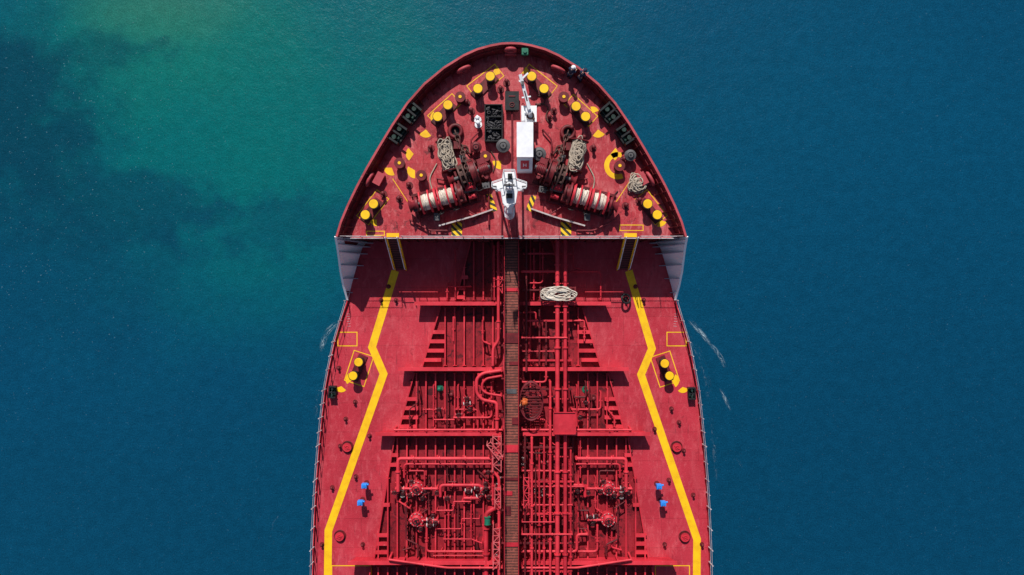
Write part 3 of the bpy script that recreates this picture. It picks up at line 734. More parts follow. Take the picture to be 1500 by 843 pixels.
# ---------------------------------------------------------------- winches
def winch(loc,rot,flip):
    e=empty('mooring_winch','dark red mooring winch with two drums of white rope','winch',loc,rot,'mooring winches')
    s=-1 if flip else 1
    m=M(); m.box((0,0,.1),(5.0,.24,.2)); m.box((0,.85,.1),(5.0,.2,.2)); m.box((0,-.85,.1),(5.0,.2,.2))
    for x in (-2.3,-1.1,.3,1.7,2.3): m.box((x,0,.12),(.2,1.9,.22)); m.box((x,0,.6),(.18,.6,.9)); m.beam((x,.8,.2),(x,.2,.95),.1,.1); m.beam((x,-.8,.2),(x,-.2,.95),.1,.1)
    m.obj('bedplate',DRED,e)
    m=M(); m.cyl((-2.5,0,1.05),(2.5,0,1.05),.14,n=12); m.obj('drive_shaft',GRY,e)
    for x0 in (-1.25,.12):
        x0*=s; d0=M()
        for x in (x0-.56,x0+.56,x0+.1*s): d0.cyl((x-.055,0,1.05),(x+.055,0,1.05),.86,n=28)
        for x in (x0-.56,x0+.56):
            for t in range(6): d0.beam((x,0,1.05),(x,.83*math.cos(t*1.047),1.05+.83*math.sin(t*1.047)),.14,.07)
        d0.ring((x0+.62*s,0,1.05),.74,.07,(1,0,0),n=26); 
        dr=d0.obj('rope_drum',RED,e)
        r=M()
        r.cyl((x0-.5,0,1.05),(x0+.5,0,1.05),.50,n=24)
        for i in range(10): r.ring((x0-.46+i*.1,0,1.05),.50+.06*random.random(),.05,(1,.06*random.uniform(-1,1),0),n=26,k=6)
        for i in range(7): r.ring((x0+random.uniform(-.32,.32),0,1.05),.58,.045,(1,random.uniform(-.35,.35),0),n=26,k=6)
        r.obj('wound_rope',ROP,dr)
    m=M(); m.box((s*1.2,0,.7),(.6,1.4,1.1)); m.cyl((s*.9,0,1.05),(s*1.05,0,1.05),.88,n=24); m.cyl((s*1.3,0,1.05),(s*1.42,0,1.05),.70,n=24); m.cyl((s*1.05,0,1.05),(s*1.3,0,1.05),.5,n=20)
    for t in range(8): m.box((s*1.36,.62*math.cos(t*.785),1.05+.62*math.sin(t*.785)),(.18,.1,.1))
    m.obj('gearbox',DRED,e)
    m=M(); m.cyl((s*1.6,.25,1.05),(s*2.4,.25,1.05),.30,n=16)
    for i in range(5): m.ring((s*(1.7+i*.14),.25,1.05),.31,.03,(1,0,0),n=16)
    m.box((s*1.95,.25,1.4),(.3,.3,.2)); m.cyl((s*1.7,-.45,.8),(s*2.3,-.45,.8),.2,n=14); m.cyl((s*2.0,-.45,.8),(s*2.0,-.45,1.3),.06,n=8); m.obj('motor',RED,e)
    m=M(); m.cyl((-s*2.05,0,1.05),(-s*2.2,0,1.05),.55,n=20); m.cyl((-s*2.2,0,1.05),(-s*2.45,0,1.05),.36,.24,n=20); m.cyl((-s*2.45,0,1.05),(-s*2.75,0,1.05),.24,.5,n=20); m.obj('warping_head',INN,e)
    for xx in (-.6,.6):
        m=M(); m.ring((s*xx,-1.1,1.1),.22,.035,(0,1,0.4),n=16); m.cyl((s*xx,-1.05,1.05),(s*xx,-.4,.8),.04,n=6); m.obj('brake_handwheel',BLK,e)
    return e
a=W(652,289,HF+1.0); a.z=HF; winch(a,math.radians(15),False)
a=W(853,289,HF+1.0); a.z=HF; winch(a,math.radians(-15),True)
def windlass(loc,rot,s):
    e=empty('anchor_windlass','rusty dark red anchor windlass with chain wheel','windlass',loc,rot,'anchor windlasses')
    m=M(); m.box((0,.95,.12),(2.6,.3,.22)); m.box((0,-.95,.12),(2.6,.3,.22)); 
    for x in (-1.1,-.2,.75): m.box((x,0,.12),(.25,2.2,.22)); m.box((x,0,.7),(.16,1.1,1.05)); m.beam((x,1.0,.2),(x,.1,1.2),.14,.14); m.beam((x,-1.0,.2),(x,-.1,1.2),.14,.14)
    m.obj('bedplate',DRED,e)
    m=M()
    for x in (-.82,-.45): m.cyl((x-.06,0,1.2),(x+.06,0,1.2),.9,n=26)
    m.cyl((-.82,0,1.2),(-.45,0,1.2),.6,n=10)
    for t in range(8): m.box((-.63,.76*math.cos(t*.785),1.2+.76*math.sin(t*.785)),(.36,.15,.15))
    m.obj('chain_wheel',CHN,e)
    m=M(); 
    for x in (.02,.46): m.cyl((x-.04,0,1.2),(x+.04,0,1.2),1.0,n=30)
    m.cyl((.02,0,1.2),(.46,0,1.2),.82,n=30); m.box((.24,-.95,1.0),(.3,.2,.5)); m.box((.24,.95,1.0),(.3,.2,.5)); m.obj('brake_drum',DRED,e)
    m=M(); m.cyl((.65,0,1.1),(1.35,0,1.1),.36,n=20)
    for i in range(5): m.ring((.75+i*.13,0,1.1),.37,.035,(1,0,0),n=18)
    m.box((1.0,.65,.65),(.6,.45,.55)); m.cyl((1.0,-.6,.3),(1.0,-.6,1.1),.16,n=12); m.tube([(1.2,.6,.8),(1.45,.3,.9),(1.4,-.3,.9),(1.1,-.6,.9)],.05,6); m.obj('motor',INN,e)
    m=M(); m.cyl((-1.6,0,1.2),(1.5,0,1.2),.15,n=12); m.obj('drive_shaft',GRY,e)
    m=M(); m.cyl((-1.3,0,1.2),(-1.5,0,1.2),.34,.24,n=18); m.cyl((-1.5,0,1.2),(-1.75,0,1.2),.24,.46,n=18); m.obj('warping_head',DRED,e)
    m=M(); m.ring((.25,-1.35,1.3),.28,.035,(0,1,.5),n=16); m.cyl((.25,-1.3,1.25),(.25,-.8,1.0),.04,n=6); m.obj('brake_handwheel',BLK,e)
    return e
a=W(690,255,HF+1.0); a.z=HF; windlass(a,math.radians(20),1)
a=W(811,255,HF+1.0); a.z=HF; o=windlass(a,math.radians(-20),1); 
for ch in o.children: ch.scale=(-1,1,1)
def chain(pts,lab='rusty stud link anchor chain running to the windlass'):
    P=[W(x,y_,z) for x,y_,z in pts]; path=[]
    for a,c in zip(P,P[1:]):
        k=max(1,int((c-a).length/.33))
        for i in range(k): path.append((a.lerp(c,i/k),(c-a).normalized()))
    m=M()
    for i,(p,dr) in enumerate(path):
        sd=dr.cross(Vector((0,0,1))).normalized(); up=sd.cross(dr)
        ax=up if i%2 else sd
        other=sd if i%2 else up
        k=14; pts_=[p+dr*(.27*math.cos(2*math.pi*j/k))+other*(.17*math.sin(2*math.pi*j/k)) for j in range(k)]
        vs=[];fs=[]
        for j in range(k):
            rad=(pts_[j]-p).normalized()
            for u in range(5):
                t=u*2*math.pi/5; vs.append(pts_[j]+rad*(.055*math.cos(t))+ax*(.055*math.sin(t)))
        for j in range(k):
            for u in range(5): fs.append((j*5+u,((j+1)%k)*5+u,((j+1)%k)*5+(u+1)%5,j*5+(u+1)%5))
        m.add(vs,fs,0,True)
    c0=P[0]; o=M(); o.v=[(v[0]-c0.x,v[1]-c0.y,v[2]-HF) for v in m.v]; o.f=m.f;o.m=m.m;o.s=m.s
    o.obj('anchor_chain',CHN,None,(c0.x,c0.y,HF),0,label=lab,category='chain',group='anchor chains')
chain([(668,196,HF+.5),(675,215,HF+.6),(681,234,HF+1.6),(685,250,HF+2.2),(690,275,HF+1.2),(694,288,HF+.3)])
chain([(831,196,HF+.5),(825,215,HF+.6),(820,234,HF+1.6),(816,250,HF+2.2),(811,275,HF+1.2),(806,288,HF+.3)])
chain([(672,212,HF+.12),(682,218,HF+.12),(690,228,HF+.12)],'short length of rusty chain lying on deck')
chain([(828,212,HF+.12),(818,218,HF+.12),(810,228,HF+.12)],'short length of rusty chain lying on deck')
for x,y_ in ((667,192),(832,194)):
    q=W(x,y_,HF+.4); q.z=HF; e=empty('hawse_pipe','dark round hawse pipe opening with heavy red rim','hawse pipe',q,0,'hawse pipes')
    m=M(); m.ring((0,0,.3),.46,.15,n=24,k=8); m.cyl((0,0,0),(0,0,.3),.6,.55,n=24,cap=False); m.obj('pipe_rim',DRED,e)
    m=M(); m.cyl((0,0,.02),(0,0,.06),.42,n=20); m.obj('pipe_throat',BLK,e)
    m=M(); m.box((.0,-1.1,.3),(.7,.6,.5)); m.box((-.35,-1.1,.6),(.12,.7,.5)); m.box((.35,-1.1,.6),(.12,.7,.5)); m.obj('chain_stopper',DRED,e)
# ---------------------------------------------------------------- rope heaps
def heap(px,py,h,rx,ry,n,lab,ang=0,z=.3,open_=.35,zb=0,drum=False,mat=ROP,r_=.055,jit=.2):
    q=W(px,py,h+z+zb); q.z=h; m=M()
    for i in range(n):
        f=open_+(1-open_)*random.random(); cx,cy=random.uniform(-jit,jit)*rx,random.uniform(-jit,jit)*ry*1.2; zz=zb+.07+z*1.2*random.random()*(1.2-f*.6)
        ph=random.uniform(0,6); pts=[]
        a3=random.uniform(0,.2 if jit<.3 else .32); a2=random.uniform(-.15,.15) if jit<.3 else random.uniform(-.3,.3); ca=random.uniform(-.5,.5) if jit>.3 else 0
        for j in range(26):
            t=2*math.pi*j/26; w=1+a3*math.sin(3*t+ph)+.07*math.sin(5*t+ph*2)+a2*math.cos(2*t+ph)
            dz=-.6*max(0,abs(math.cos(t))*f-.45) if drum else 0
            X=rx*f*w*math.cos(t); Y=ry*f*w*math.sin(t)
            pts.append((cx+X*math.cos(ca)-Y*math.sin(ca)*.6,cy+X*math.sin(ca)*.6+Y*math.cos(ca),max(.06,zz+dz+.05*math.sin(2*t+ph))))
        m.tube(pts,r_,6,closed=True)
    if not zb or drum:
        pts=[(rx*.8,0,zb+.06),(rx*1.1,-.3*ry,zb*.5+.06),(rx*1.0,-ry*.9,.06),(rx*.5,-ry*1.2,.06)]; m.tube(smoothpath(pts,.3),r_,6)
    m.obj('rope_coil',mat,None,q,math.radians(ang),label=lab,category='rope',group='coiled mooring ropes')
def drumwinch(px,py,ang):
    q=W(px,py,HF+.9); q.z=HF; e=empty('rope_storage_drum','dark red storage drum buried under pale mooring rope','winch',q,math.radians(ang),'rope storage drums')
    m=M(); 
    for y_ in (-1.15,1.15): m.cyl((0,y_-.04,.75),(0,y_+.04,.75),.68,n=24); m.box((0,y_*1.08,.35),(.5,.12,.7))
    m.cyl((0,-1.4,.75),(0,1.4,.75),.1,n=10); m.obj('drum_flanges',DRED,e)
    m=M(); m.cyl((0,-1.1,.75),(0,1.1,.75),.48,n=20)
    for i in range(22): m.ring((0,-1.05+i*.1,.75),.5,.055,(.0,1,.05*random.uniform(-1,1)),n=24,k=6)
    m.obj('wound_rope',ROP2,e); 
drumwinch(655,228,12); drumwinch(845,228,-12)
heap(654,226,HF,.42,.85,42,'heap of weathered mooring rope draped over storage drum',14,.4,.2,1.1,True,ROP2,.045,.42)
heap(846,226,HF,.42,.85,42,'heap of weathered mooring rope draped over storage drum',-14,.4,.2,1.1,True,ROP2,.045,.42)
heap(934,268,HF,.56,.56,36,'loose round coil of beige rope near the bulwark',0,.5,.12,0,False,ROP2,.05,.32)
heap(817,431,2.06,1.25,.46,13,'loose flat oval coil of white rope on deck pipes',0,.12,.5,.0,False,ROP,.042,.28)
q=W(817,431,2.03); m=M()
for i in range(9): m.box((-1.35+i*.34,0,0),(.12,1.15,.05))
for yy in (-.5,.5): m.box((0,yy,-.05),(2.9,.1,.07))
for xx in (-1.3,1.3):
    for yy in (-.5,.5): m.cyl((xx,yy,-2.03),(xx,yy,-.04),.04,n=6)
m.obj('rope_shelf',DRED,None,q,0,label='low slatted dark red rack carrying a rope coil',category='rack')
# ---------------------------------------------------------------- breakwater
BH=.5
for s_ in (0,1):
    P=[(643,331),(690,318),(722,307)] if not s_ else [(857,331),(812,318),(778,306)]
    P=[W(x,y_,HF+BH) for x,y_ in P]; o0=P[0].copy(); o0.z=HF; m=M()
    for a,c in zip(P,P[1:]):
        a=a-o0;c=c-o0; a.z=c.z=BH/2; m.beam(a,c,.06,BH); a.z=c.z=BH+.02; m.beam(a,c,.11,.05,1)
        for t in (.2,.5,.8):
            p=a.lerp(c,t); m.add([(p.x,p.y,0),(p.x,p.y-.35,0),(p.x,p.y,BH*.9),(p.x+.03,p.y,0),(p.x+.03,p.y-.35,0),(p.x+.03,p.y,BH*.9)],[(0,1,2),(5,4,3),(1,4,5,2)])
    m.obj('breakwater',[RED,LGT],None,o0,0,label='low angled steel breakwater with pale top edge',category='breakwater',group='breakwaters')
for pts in (((575,262),(600,300)),((925,262),(900,300))):
    m=M(); strip(m,[S2(*p,HF) for p in pts],.05,HF+.01); part(m,'deck_marking',YEL)
def cable(pts,h,r,mat,lab):
    P=[W(x,y_,h) for x,y_ in pts]; o0=P[0].copy(); m=M(); m.tube(smoothpath([p-o0 for p in P],.6),r,6)
    m.obj('deck_cable',mat,None,o0,0,label=lab,category='cable',group='loose deck lines')
cable([(782,158),(792,150),(805,158),(798,172),(806,182)],HF+.08,.05,CHN,'loose brown line snaking over red deck')
cable([(640,240),(628,262),(634,280)],HF+.08,.05,ROP2,'loose pale rope tail lying on deck')
cable([(860,240),(872,262),(868,280)],HF+.08,.05,ROP2,'loose pale rope tail lying on deck')
cable([(718,220),(728,236),(722,252)],HF+.08,.05,CHN,'loose brown line snaking over red deck')
cable([(786,140),(800,142),(796,155),(784,152)],HF+.08,.04,CHN,'loose brown line snaking over red deck')
cable([(905,280),(895,292),(900,312),(885,322)],HF+.08,.04,BLK,'thin black hose lying over red deck')
def fpipe(pts,r=.06,hh=.3):
    P=[S2(x,y_,HF+hh) for x,y_ in pts]; m=M(); m.tube(smoothpath(P,.25),r,8)
    for p in P: m.cyl((p.x,p.y,HF),(p.x,p.y,HF+hh),.05,n=6)
    part(m,'hydraulic_pipe',INN)
for pts in (((702,262),(716,262),(716,240)),((798,262),(786,262),(786,250)),((600,322),(630,338),(655,338)),((900,322),(870,338),(845,338)),((615,330),(615,300)),((885,330),(885,300)),((716,250),(716,330)),((750,165),(750,250)),((700,275),(735,268)),((800,275),(765,268)),((757,312),(757,345)),((735,345),(735,312)),((672,300),(700,318)),((828,300),(800,318)),((640,262),(668,268)),((860,262),(832,268)),((705,190),(690,205),(690,225)),((795,190),(808,205),(808,225))): fpipe(pts)
def fbox(px,py,w,d_,hh,ang,mat,lab):
    q=W(px,py,HF+hh); q.z=HF; e=empty('control_cabinet',lab,'cabinet',q,math.radians(ang),'winch control cabinets')
    m=M(); m.box((0,0,hh/2),(w,d_,hh)); m.obj('cabinet_body',mat,e); m=M(); m.box((0,0,hh+.03),(w+.06,d_+.06,.05)); m.cyl((w*.2,0,hh),(w*.2,0,hh+.18),.04,n=6); m.cyl((-w*.2,0,hh),(-w*.2,0,hh+.18),.04,n=6); m.obj('lever_panel',GRY,e)
for a in ((611,304,.6,.5,.9,15),(889,304,.6,.5,.9,-15),(712,272,.5,.4,.8,10),(795,278,.5,.4,.8,-10),(640,318,.4,.5,.7,0),(860,318,.4,.5,.7,0),(678,232,.35,.5,.8,20),(823,232,.35,.5,.8,-20)): fbox(*a,INN,'small dark red winch control cabinet with levers')
# ---------------------------------------------------------------- valves
def valve(px,py,s):
    q=W(px,py,1.0); q.z=0; e=empty('cargo_valve','red domed cargo valve with flanges on deck','valve',q,random.uniform(0,1.5),'domed cargo valves')
    m=M(); m.cyl((0,0,0),(0,0,.95),.46,n=20); m.ring((0,0,.92),.52,.08,n=22); m.sph((0,0,.95),.42,half=True,sz=.6); 
    for i in range(4): t=i*1.571+.78; m.box((.5*math.cos(t),.5*math.sin(t),.5),(.1,.1,1.0),rot=t)
    m.obj('valve_body',RED,e)
    m=M(); m.cyl((0,0,1.15),(0,0,1.4),.08,n=8); m.ring((0,0,1.4),.26,.03,n=18); m.beam((-.26,0,1.4),(.26,0,1.4),.03,.03); m.beam((0,-.26,1.4),(0,.26,1.4),.03,.03); m.obj('handwheel',BLK,e)
    m=M(); 
    for i in range(10): t=i*.628; m.cyl((.5*math.cos(t),.5*math.sin(t),.95),(.5*math.cos(t),.5*math.sin(t),1.05),.04,n=6)
    m.obj('flange_bolts',LGT,e)
    m=M(); m.box((.3,-.75,.4),(.55,.5,.7)); m.cyl((.1,-.75,.7),(.1,-.75,.95),.07,n=8); m.obj('actuator',DRED,e)
    m=M(); m.box((-.6,.1,.4),(.35,.4,.6)); m.cyl((-.6,.1,.7),(-.6,.1,.85),.06,n=8); m.obj('junction_box',DRED,e)
for a in ((610,716,1),(610,762,1),(891,716,-1),(891,762,-1)): valve(*a)
def flv(px,py,ang,hh=1.05,pale=False):
    q=W(px,py,hh); q.z=0; e=empty('flanged_valve','small flanged deck valve with round handwheel','valve',q,math.radians(ang),'small flanged valves')
    m=M(); m.cyl((0,0,0),(0,0,hh-.2),.06,n=8); m.sph((0,0,hh-.15),.17); m.cyl((-.3,0,hh-.15),(.3,0,hh-.15),.09,n=10); m.obj('valve_body',DRED,e)
    for x in (-.26,.26):
        m=M(); m.cyl((x-.03,0,hh-.15),(x+.03,0,hh-.15),.17,n=14); m.obj('flange',LGT if pale else RED,e)
    m=M(); m.cyl((0,0,hh-.1),(0,0,hh+.1),.03,n=6); m.ring((0,0,hh+.1),.15,.025,n=14); m.obj('handwheel',BLK,e)
for i,a in enumerate(((586,716,0,1),(578,722,0,0),(590,724,90,1),(630,762,0,1),(634,756,90,0),(630,770,0,1),(914,716,0,1),(920,722,0,0),(911,726,90,1),(871,762,0,1),(868,768,90,0),(873,756,0,0),
  (730,655,90,1),(731,675,90,1),(726,684,0,0),(741,676,90,0),(767,676,90,1),(768,690,90,0),(712,716,0,0),(707,722,90,0),(700,716,0,1),(686,720,0,1),(792,716,0,0),(797,722,90,1),(788,720,0,1),
  (684,592,0,1),(688,600,90,0),(684,584,0,0),(643,600,0,0),(672,608,0,0),(858,590,0,0),(850,612,90,0),(729,808,90,1),(725,800,90,0),(770,790,90,0),(768,715,90,0),(731,705,90,1),(640,722,90,0),(862,722,90,0),(770,645,90,0),
  (600,726,0,0),(622,720,90,0),(900,726,0,0),(880,720,90,0),(715,692,0,0),(716,728,0,0),(795,705,0,0),(793,655,90,0),(846,720,0,0),(655,730,0,0),(703,726,20,1),(711,709,60,0),(726,715,0,0),(733,690,40,0),(619,730,30,0),(603,706,0,0),(884,706,0,0),(638,766,0,0),(865,758,0,1),(616,775,70,0),(798,678,0,0),(779,655,90,0))): flv(a[0],a[1],a[2]+random.uniform(-8,8),random.uniform(.85,1.15),bool(a[3]))
for x,y_,mt in ((643,571,GRN),(859,573,GRN),(661,579,DRED),(870,585,DRED)):
    stub(x,y_,0,mt,'small green capped air pipe head on deck' if mt is GRN else 'small dark red air pipe head on deck',.17,.9)
q=W(714,763,1.35); m=M(); m.cyl((0,.28,0),(0,-.28,0),.24,n=16); m.ring((0,.28,0),.25,.03,(0,1,0)); m.ring((0,-.28,0),.25,.03,(0,1,0))
m.obj('pipe_coupling',GRN,None,q,0,label='green coupling clamped on a large red pipe',category='coupling')
for x,y_ in ((508,656),(497,787),(992,656),(1004,788)):
    q=W(x,y_,.3); q.z=0; e=empty('tank_hatch','low round red tank hatch with bolted lid','hatch',q,random.random()*3,'round tank hatches')
    m=M(); m.cyl((0,0,0),(0,0,.22),.40,n=24); m.ring((0,0,.02),.46,.04,n=24); m.obj('coaming',DRED,e)
    m=M(); m.cyl((0,0,.22),(0,0,.27),.36,n=24); m.ring((0,0,.3),.15,.025,n=14); m.box((0,0,.3),(.5,.06,.05)); m.obj('lid',RED,e)
for x,y_ in ((485,716),(1017,727),(519,590),(985,600),(497,655),(1003,662),(557,440),(944,440),(612,700),(540,640),(960,630),(579,440),(470,800),(1030,800),(530,800),(975,800),(598,652),(902,652),(575,660),(925,662),(602,560),(897,560),(633,500),(866,505),(520,700),(981,705),(505,615),(996,620),(495,540),(568,420),(932,420)):
    stub(x,y_,0,DRED,'small dark red air pipe head on deck',.11,.4)
q=W(917,438,.5); q.z=0; e=empty('hose_reel','dark round hose reel standing on main deck','reel',q); m=M(); m.ring((0,0,.5),.38,.09,(.4,.3,1),n=20); m.cyl((0,0,0),(0,0,.5),.08,n=8); m.obj('reel_ring',BLK,e)
m=M(); m.box((0,0,.05),(.5,.5,.1)); m.obj('reel_base',DRED,e)
for s_ in (0,1):
    m=M()
    for y_ in (428,):
        a=S2(585,y_,1.0);c=S2(640,y_,1.0); a.z=c.z=0
        if s_: a,c=mir(a),mir(c)
        railing(m,[a,c],.8,1.2,.03,2)
    part(m,'deck_railing',RED)
# ---------------------------------------------------------------- people
def skinobj(name,verts,edges,radii,mat,parent,sub=1):
    me=bpy.data.meshes.new(name); me.from_pydata(verts,edges,[]); me.materials.append(mat)
    o=bpy.data.objects.new(name,me); COL.objects.link(o); o.parent=parent
    md=o.modifiers.new('Skin','SKIN'); md.use_smooth_shade=True
    if not me.skin_vertices: 
        bpy.context.view_layer.objects.active=o
        bpy.ops.mesh.customdata_skin_add()
    for i,r in enumerate(radii):
        me.skin_vertices[0].data[i].radius=(r,r); me.skin_vertices[0].data[i].use_root=(i==0)
    s=o.modifiers.new('Sub','SUBSURF'); s.levels=sub; s.render_levels=sub
    return o
def person(loc,rot,lean,label,cloth,hat):
    e=empty('person',label,'person',loc,rot)
    def L(p): 
        x,y_,z=p
        if z>.95: y_+= lean*(z-.95)
        return (x,y_,z)
    J=[((0,0,.95),.125),((0,.01,1.12),.12),((0,.02,1.32),.14),((0,.02,1.47),.06),((0,.03,1.56),.065),((0,.045,1.65),.095),((0,.04,1.73),.075)]
    E=[(0,1),(1,2),(2,3),(3,4),(4,5),(5,6)]
    for s in (-1,1):
        b0=len(J); J+= [((s*.1,0,.88),.095),((s*.11,.05,.5),.065),((s*.11,-.02,.1),.045),((s*.12,.12,.05),.04)]
        E+= [(0,b0),(b0,b0+1),(b0+1,b0+2),(b0+2,b0+3)]
        b1=len(J); J+= [((s*.19,.02,1.42),.065),((s*.27,.1,1.18),.045),((s*.22,.34,1.17),.032),((s*.21,.42,1.17),.034)]
        E+= [(2,b1),(b1,b1+1),(b1+1,b1+2),(b1+2,b1+3)]
        for fi in range(5):
            b2=len(J); ln=(.055,.09,.1,.09,.07)[fi]; fx=s*.21+s*(-.045+.022*fi) if fi else s*.21-s*.055
            base=(fx,.45 if fi else .41,1.165); J+= [(base,.009),((fx-(s*.02 if fi==0 else 0),base[1]+ln*.55,1.16),.009),((fx-(s*.025 if fi==0 else 0),base[1]+ln,1.135),.008)]
            E+= [(b1+3,b2),(b2,b2+1),(b2+1,b2+2)]
    skinobj('body',[L(j[0]) for j in J],E,[j[1] for j in J],SKN,e)
    V=[((0,0,.9),.15),((0,.01,1.12),.145),((0,.02,1.32),.165),((0,.02,1.44),.09)]
    EE=[(0,1),(1,2),(2,3)]
    for s in (-1,1):
        b0=len(V); V+= [((s*.19,.02,1.42),.085),((s*.27,.1,1.18),.062),((s*.225,.32,1.17),.046)]; EE+=[(2,b0),(b0,b0+1),(b0+1,b0+2)]
    skinobj('jacket',[L(j[0]) for j in V],EE,[j[1] for j in V],cloth,e)
    V=[((0,0,.93),.14)];EE=[]
    for s in (-1,1):
        b0=len(V); V+= [((s*.1,0,.85),.115),((s*.11,.05,.5),.085),((s*.11,-.02,.14),.065)]; EE+=[(0,b0),(b0,b0+1),(b0+1,b0+2)]
    skinobj('trousers',[j[0] for j in V],EE,[j[1] for j in V],cloth,e)
    hc=L((0,.045,1.68))
    m=M(); m.sph(hc,.135,sz=1.0,sy=1.15,half=True); m.cyl((hc[0],hc[1]+.02,hc[2]-.005),(hc[0],hc[1]+.02,hc[2]+.01),.165,n=18); m.obj('hard_hat',hat,e)
    m=M(); m.sph((hc[0],hc[1]-.02,hc[2]-.03),.105,sz=1.1,n=12); m.obj('hair',HAI,e)
    m=M(); 
    for s in (-1,1): m.sph((hc[0]+s*.035,hc[1]+.09,hc[2]-.03),.014,n=8,k=5); m.sph((hc[0]+s*.1,hc[1],hc[2]-.05),.03,sx=.4,n=8,k=5)
    m.sph((hc[0],hc[1]+.105,hc[2]-.06),.018,sz=1.5,n=8,k=5); m.box((hc[0],hc[1]+.09,hc[2]-.1),(.05,.015,.012)); m.obj('face_features',SKN,e)
    for s in (-1,1):
        m=M(); m.box((s*.115,.06,.05),(.11,.3,.1)); m.cyl((s*.11,-.02,.05),(s*.11,-.02,.2),.062,n=10); m.obj('boot',BLK,e)
    return e
q=W(836,105,HF+1.5); q.z=HF; person(q,math.radians(-38),.35,'person in navy overalls and white hard hat leaning on bulwark',NAV,WHT)
q=W(851,110,HF+1.5); q.z=HF; person(q,math.radians(-45),.5,'person in dark blue overalls and dark hat leaning over bulwark',NAV,NAV)
q2=W(769,588,3.0); q2.z=1.53; person(q2,math.radians(160),.15,'person in orange overalls and orange hard hat on oval platform',ORG,ORG)
# ---------------------------------------------------------------- water
def watermat():
    m,nt,b=newmat('sea_water'); 
    g=nt.nodes.new('ShaderNodeNewGeometry').outputs['Position']
    def blob(px,py,rx,ry,dist,lo=1.0,hi=.2,nsc=.07,det=9,nd=.3):
        c=W(px,py,WZ); k=(D-WZ)/D/S
        mp=nt.nodes.new('ShaderNodeMapping'); mp.vector_type='POINT'
        nt.links.new(g,mp.inputs[0]); mp.inputs['Location'].default_value=(-c.x/(rx*k),-c.y/(ry*k),0); mp.inputs['Scale'].default_value=(1/(rx*k),1/(ry*k),0)
        ln=nt.nodes.new('ShaderNodeVectorMath'); ln.operation='LENGTH'; nt.links.new(mp.outputs[0],ln.inputs[0])
        nn=noise(nt,nsc,det,.62,g,nd)
        v=math_(nt,'ADD',ln.outputs['Value'],math_(nt,'MULTIPLY',math_(nt,'SUBTRACT',nn,.5),dist))
        return ramp(nt,v,lo,hi)
    base=(.0016,.058,.120)
    c=mixc(nt,ramp(nt,noise(nt,.02,4,.5,g),.35,.65),base,(.0016,.051,.108))
    c=mixc(nt,math_(nt,'MULTIPLY',blob(1400,760,600,520,.6,1.2,.1,.04),.6),c,(.0018,.041,.092))
    c=mixc(nt,math_(nt,'MULTIPLY',blob(150,800,500,330,.7,1.2,.1,.04),.5),c,(.002,.044,.091))
    c=mixc(nt,math_(nt,'MULTIPLY',blob(900,60,500,300,.7,1.3,.1,.05),.4),c,(.0018,.066,.122))
    c=mixc(nt,math_(nt,'MULTIPLY',blob(390,120,580,440,.7,1.2,.05),.95),c,(.0010,.092,.120))
    c=mixc(nt,math_(nt,'MULTIPLY',blob(340,150,420,300,1.0,1.25,.05,.08),.75),c,(.0010,.124,.116))
    c=mixc(nt,math_(nt,'MULTIPLY',blob(240,30,240,130,1.1,1.2,.05,.1),.45),c,(.008,.165,.108))
    c=mixc(nt,math_(nt,'MULTIPLY',blob(240,5,140,70,1.0,1.2,.1,.12),.28),c,(.06,.18,.10))
    c=mixc(nt,math_(nt,'MULTIPLY',blob(0,190,170,150,2.4,1.25,.4,.14,10),.80),c,(.0014,.036,.070))
    c=mixc(nt,math_(nt,'MULTIPLY',blob(200,310,200,70,3.0,1.1,.35,.17,10),.70),c,(.0014,.046,.082))
    c=mixc(nt,math_(nt,'MULTIPLY',blob(150,80,160,35,3.0,.9,.3,.24,10),.5),c,(.0014,.056,.078))
    c=mixc(nt,math_(nt,'MULTIPLY',blob(400,330,190,60,3.0,1.0,.3,.17,10),.5),c,(.0016,.052,.092))
    c=mixc(nt,math_(nt,'MULTIPLY',blob(80,420,240,150,2.4,1.1,.2,.12,10),.4),c,(.0016,.040,.083))
    gr=noise(nt,9,3,.7,g); c=mixc(nt,.6,c,mixc(nt,ramp(nt,gr,.3,.7),(.5,.55,.6),(1.5,1.45,1.4)),'MULTIPLY')
    g2=noise(nt,1.2,6,.65,g); c=mixc(nt,.3,c,mixc(nt,ramp(nt,g2,.3,.7),(.7,.7,.7),(1.3,1.3,1.3)),'MULTIPLY')
    lf=blob(-20,230,420,420,.8,1.1,.1,.05)
    sp=ramp(nt,noise(nt,6.5,2,.5,g),.70,.76); c=mixc(nt,math_(nt,'MULTIPLY',sp,math_(nt,'MULTIPLY_ADD',lf,.4,.12)),c,(.22,.36,.42))
    nt.links.new(c,b.inputs['Base Color']); b.inputs['Roughness'].default_value=.3; b.inputs['IOR'].default_value=1.33; b.inputs['Specular IOR Level'].default_value=.2
    bp=nt.nodes.new('ShaderNodeBump'); bp.inputs['Strength'].default_value=.6; bp.inputs['Distance'].default_value=.14
    hsum=math_(nt,'ADD',noise(nt,.5,6,.6,g,.3),math_(nt,'MULTIPLY',noise(nt,4,4,.6,g),.4)); nt.links.new(hsum,bp.inputs['Height']); nt.links.new(bp.outputs[0],b.inputs['Normal'])
    return m
m=M(); R_=3000; m.add([(-R_,-R_,WZ),(R_,-R_,WZ),(R_,R_,WZ),(-R_,R_,WZ)],[(0,1,2,3)]); m.obj('water',watermat(),None,kind='structure')
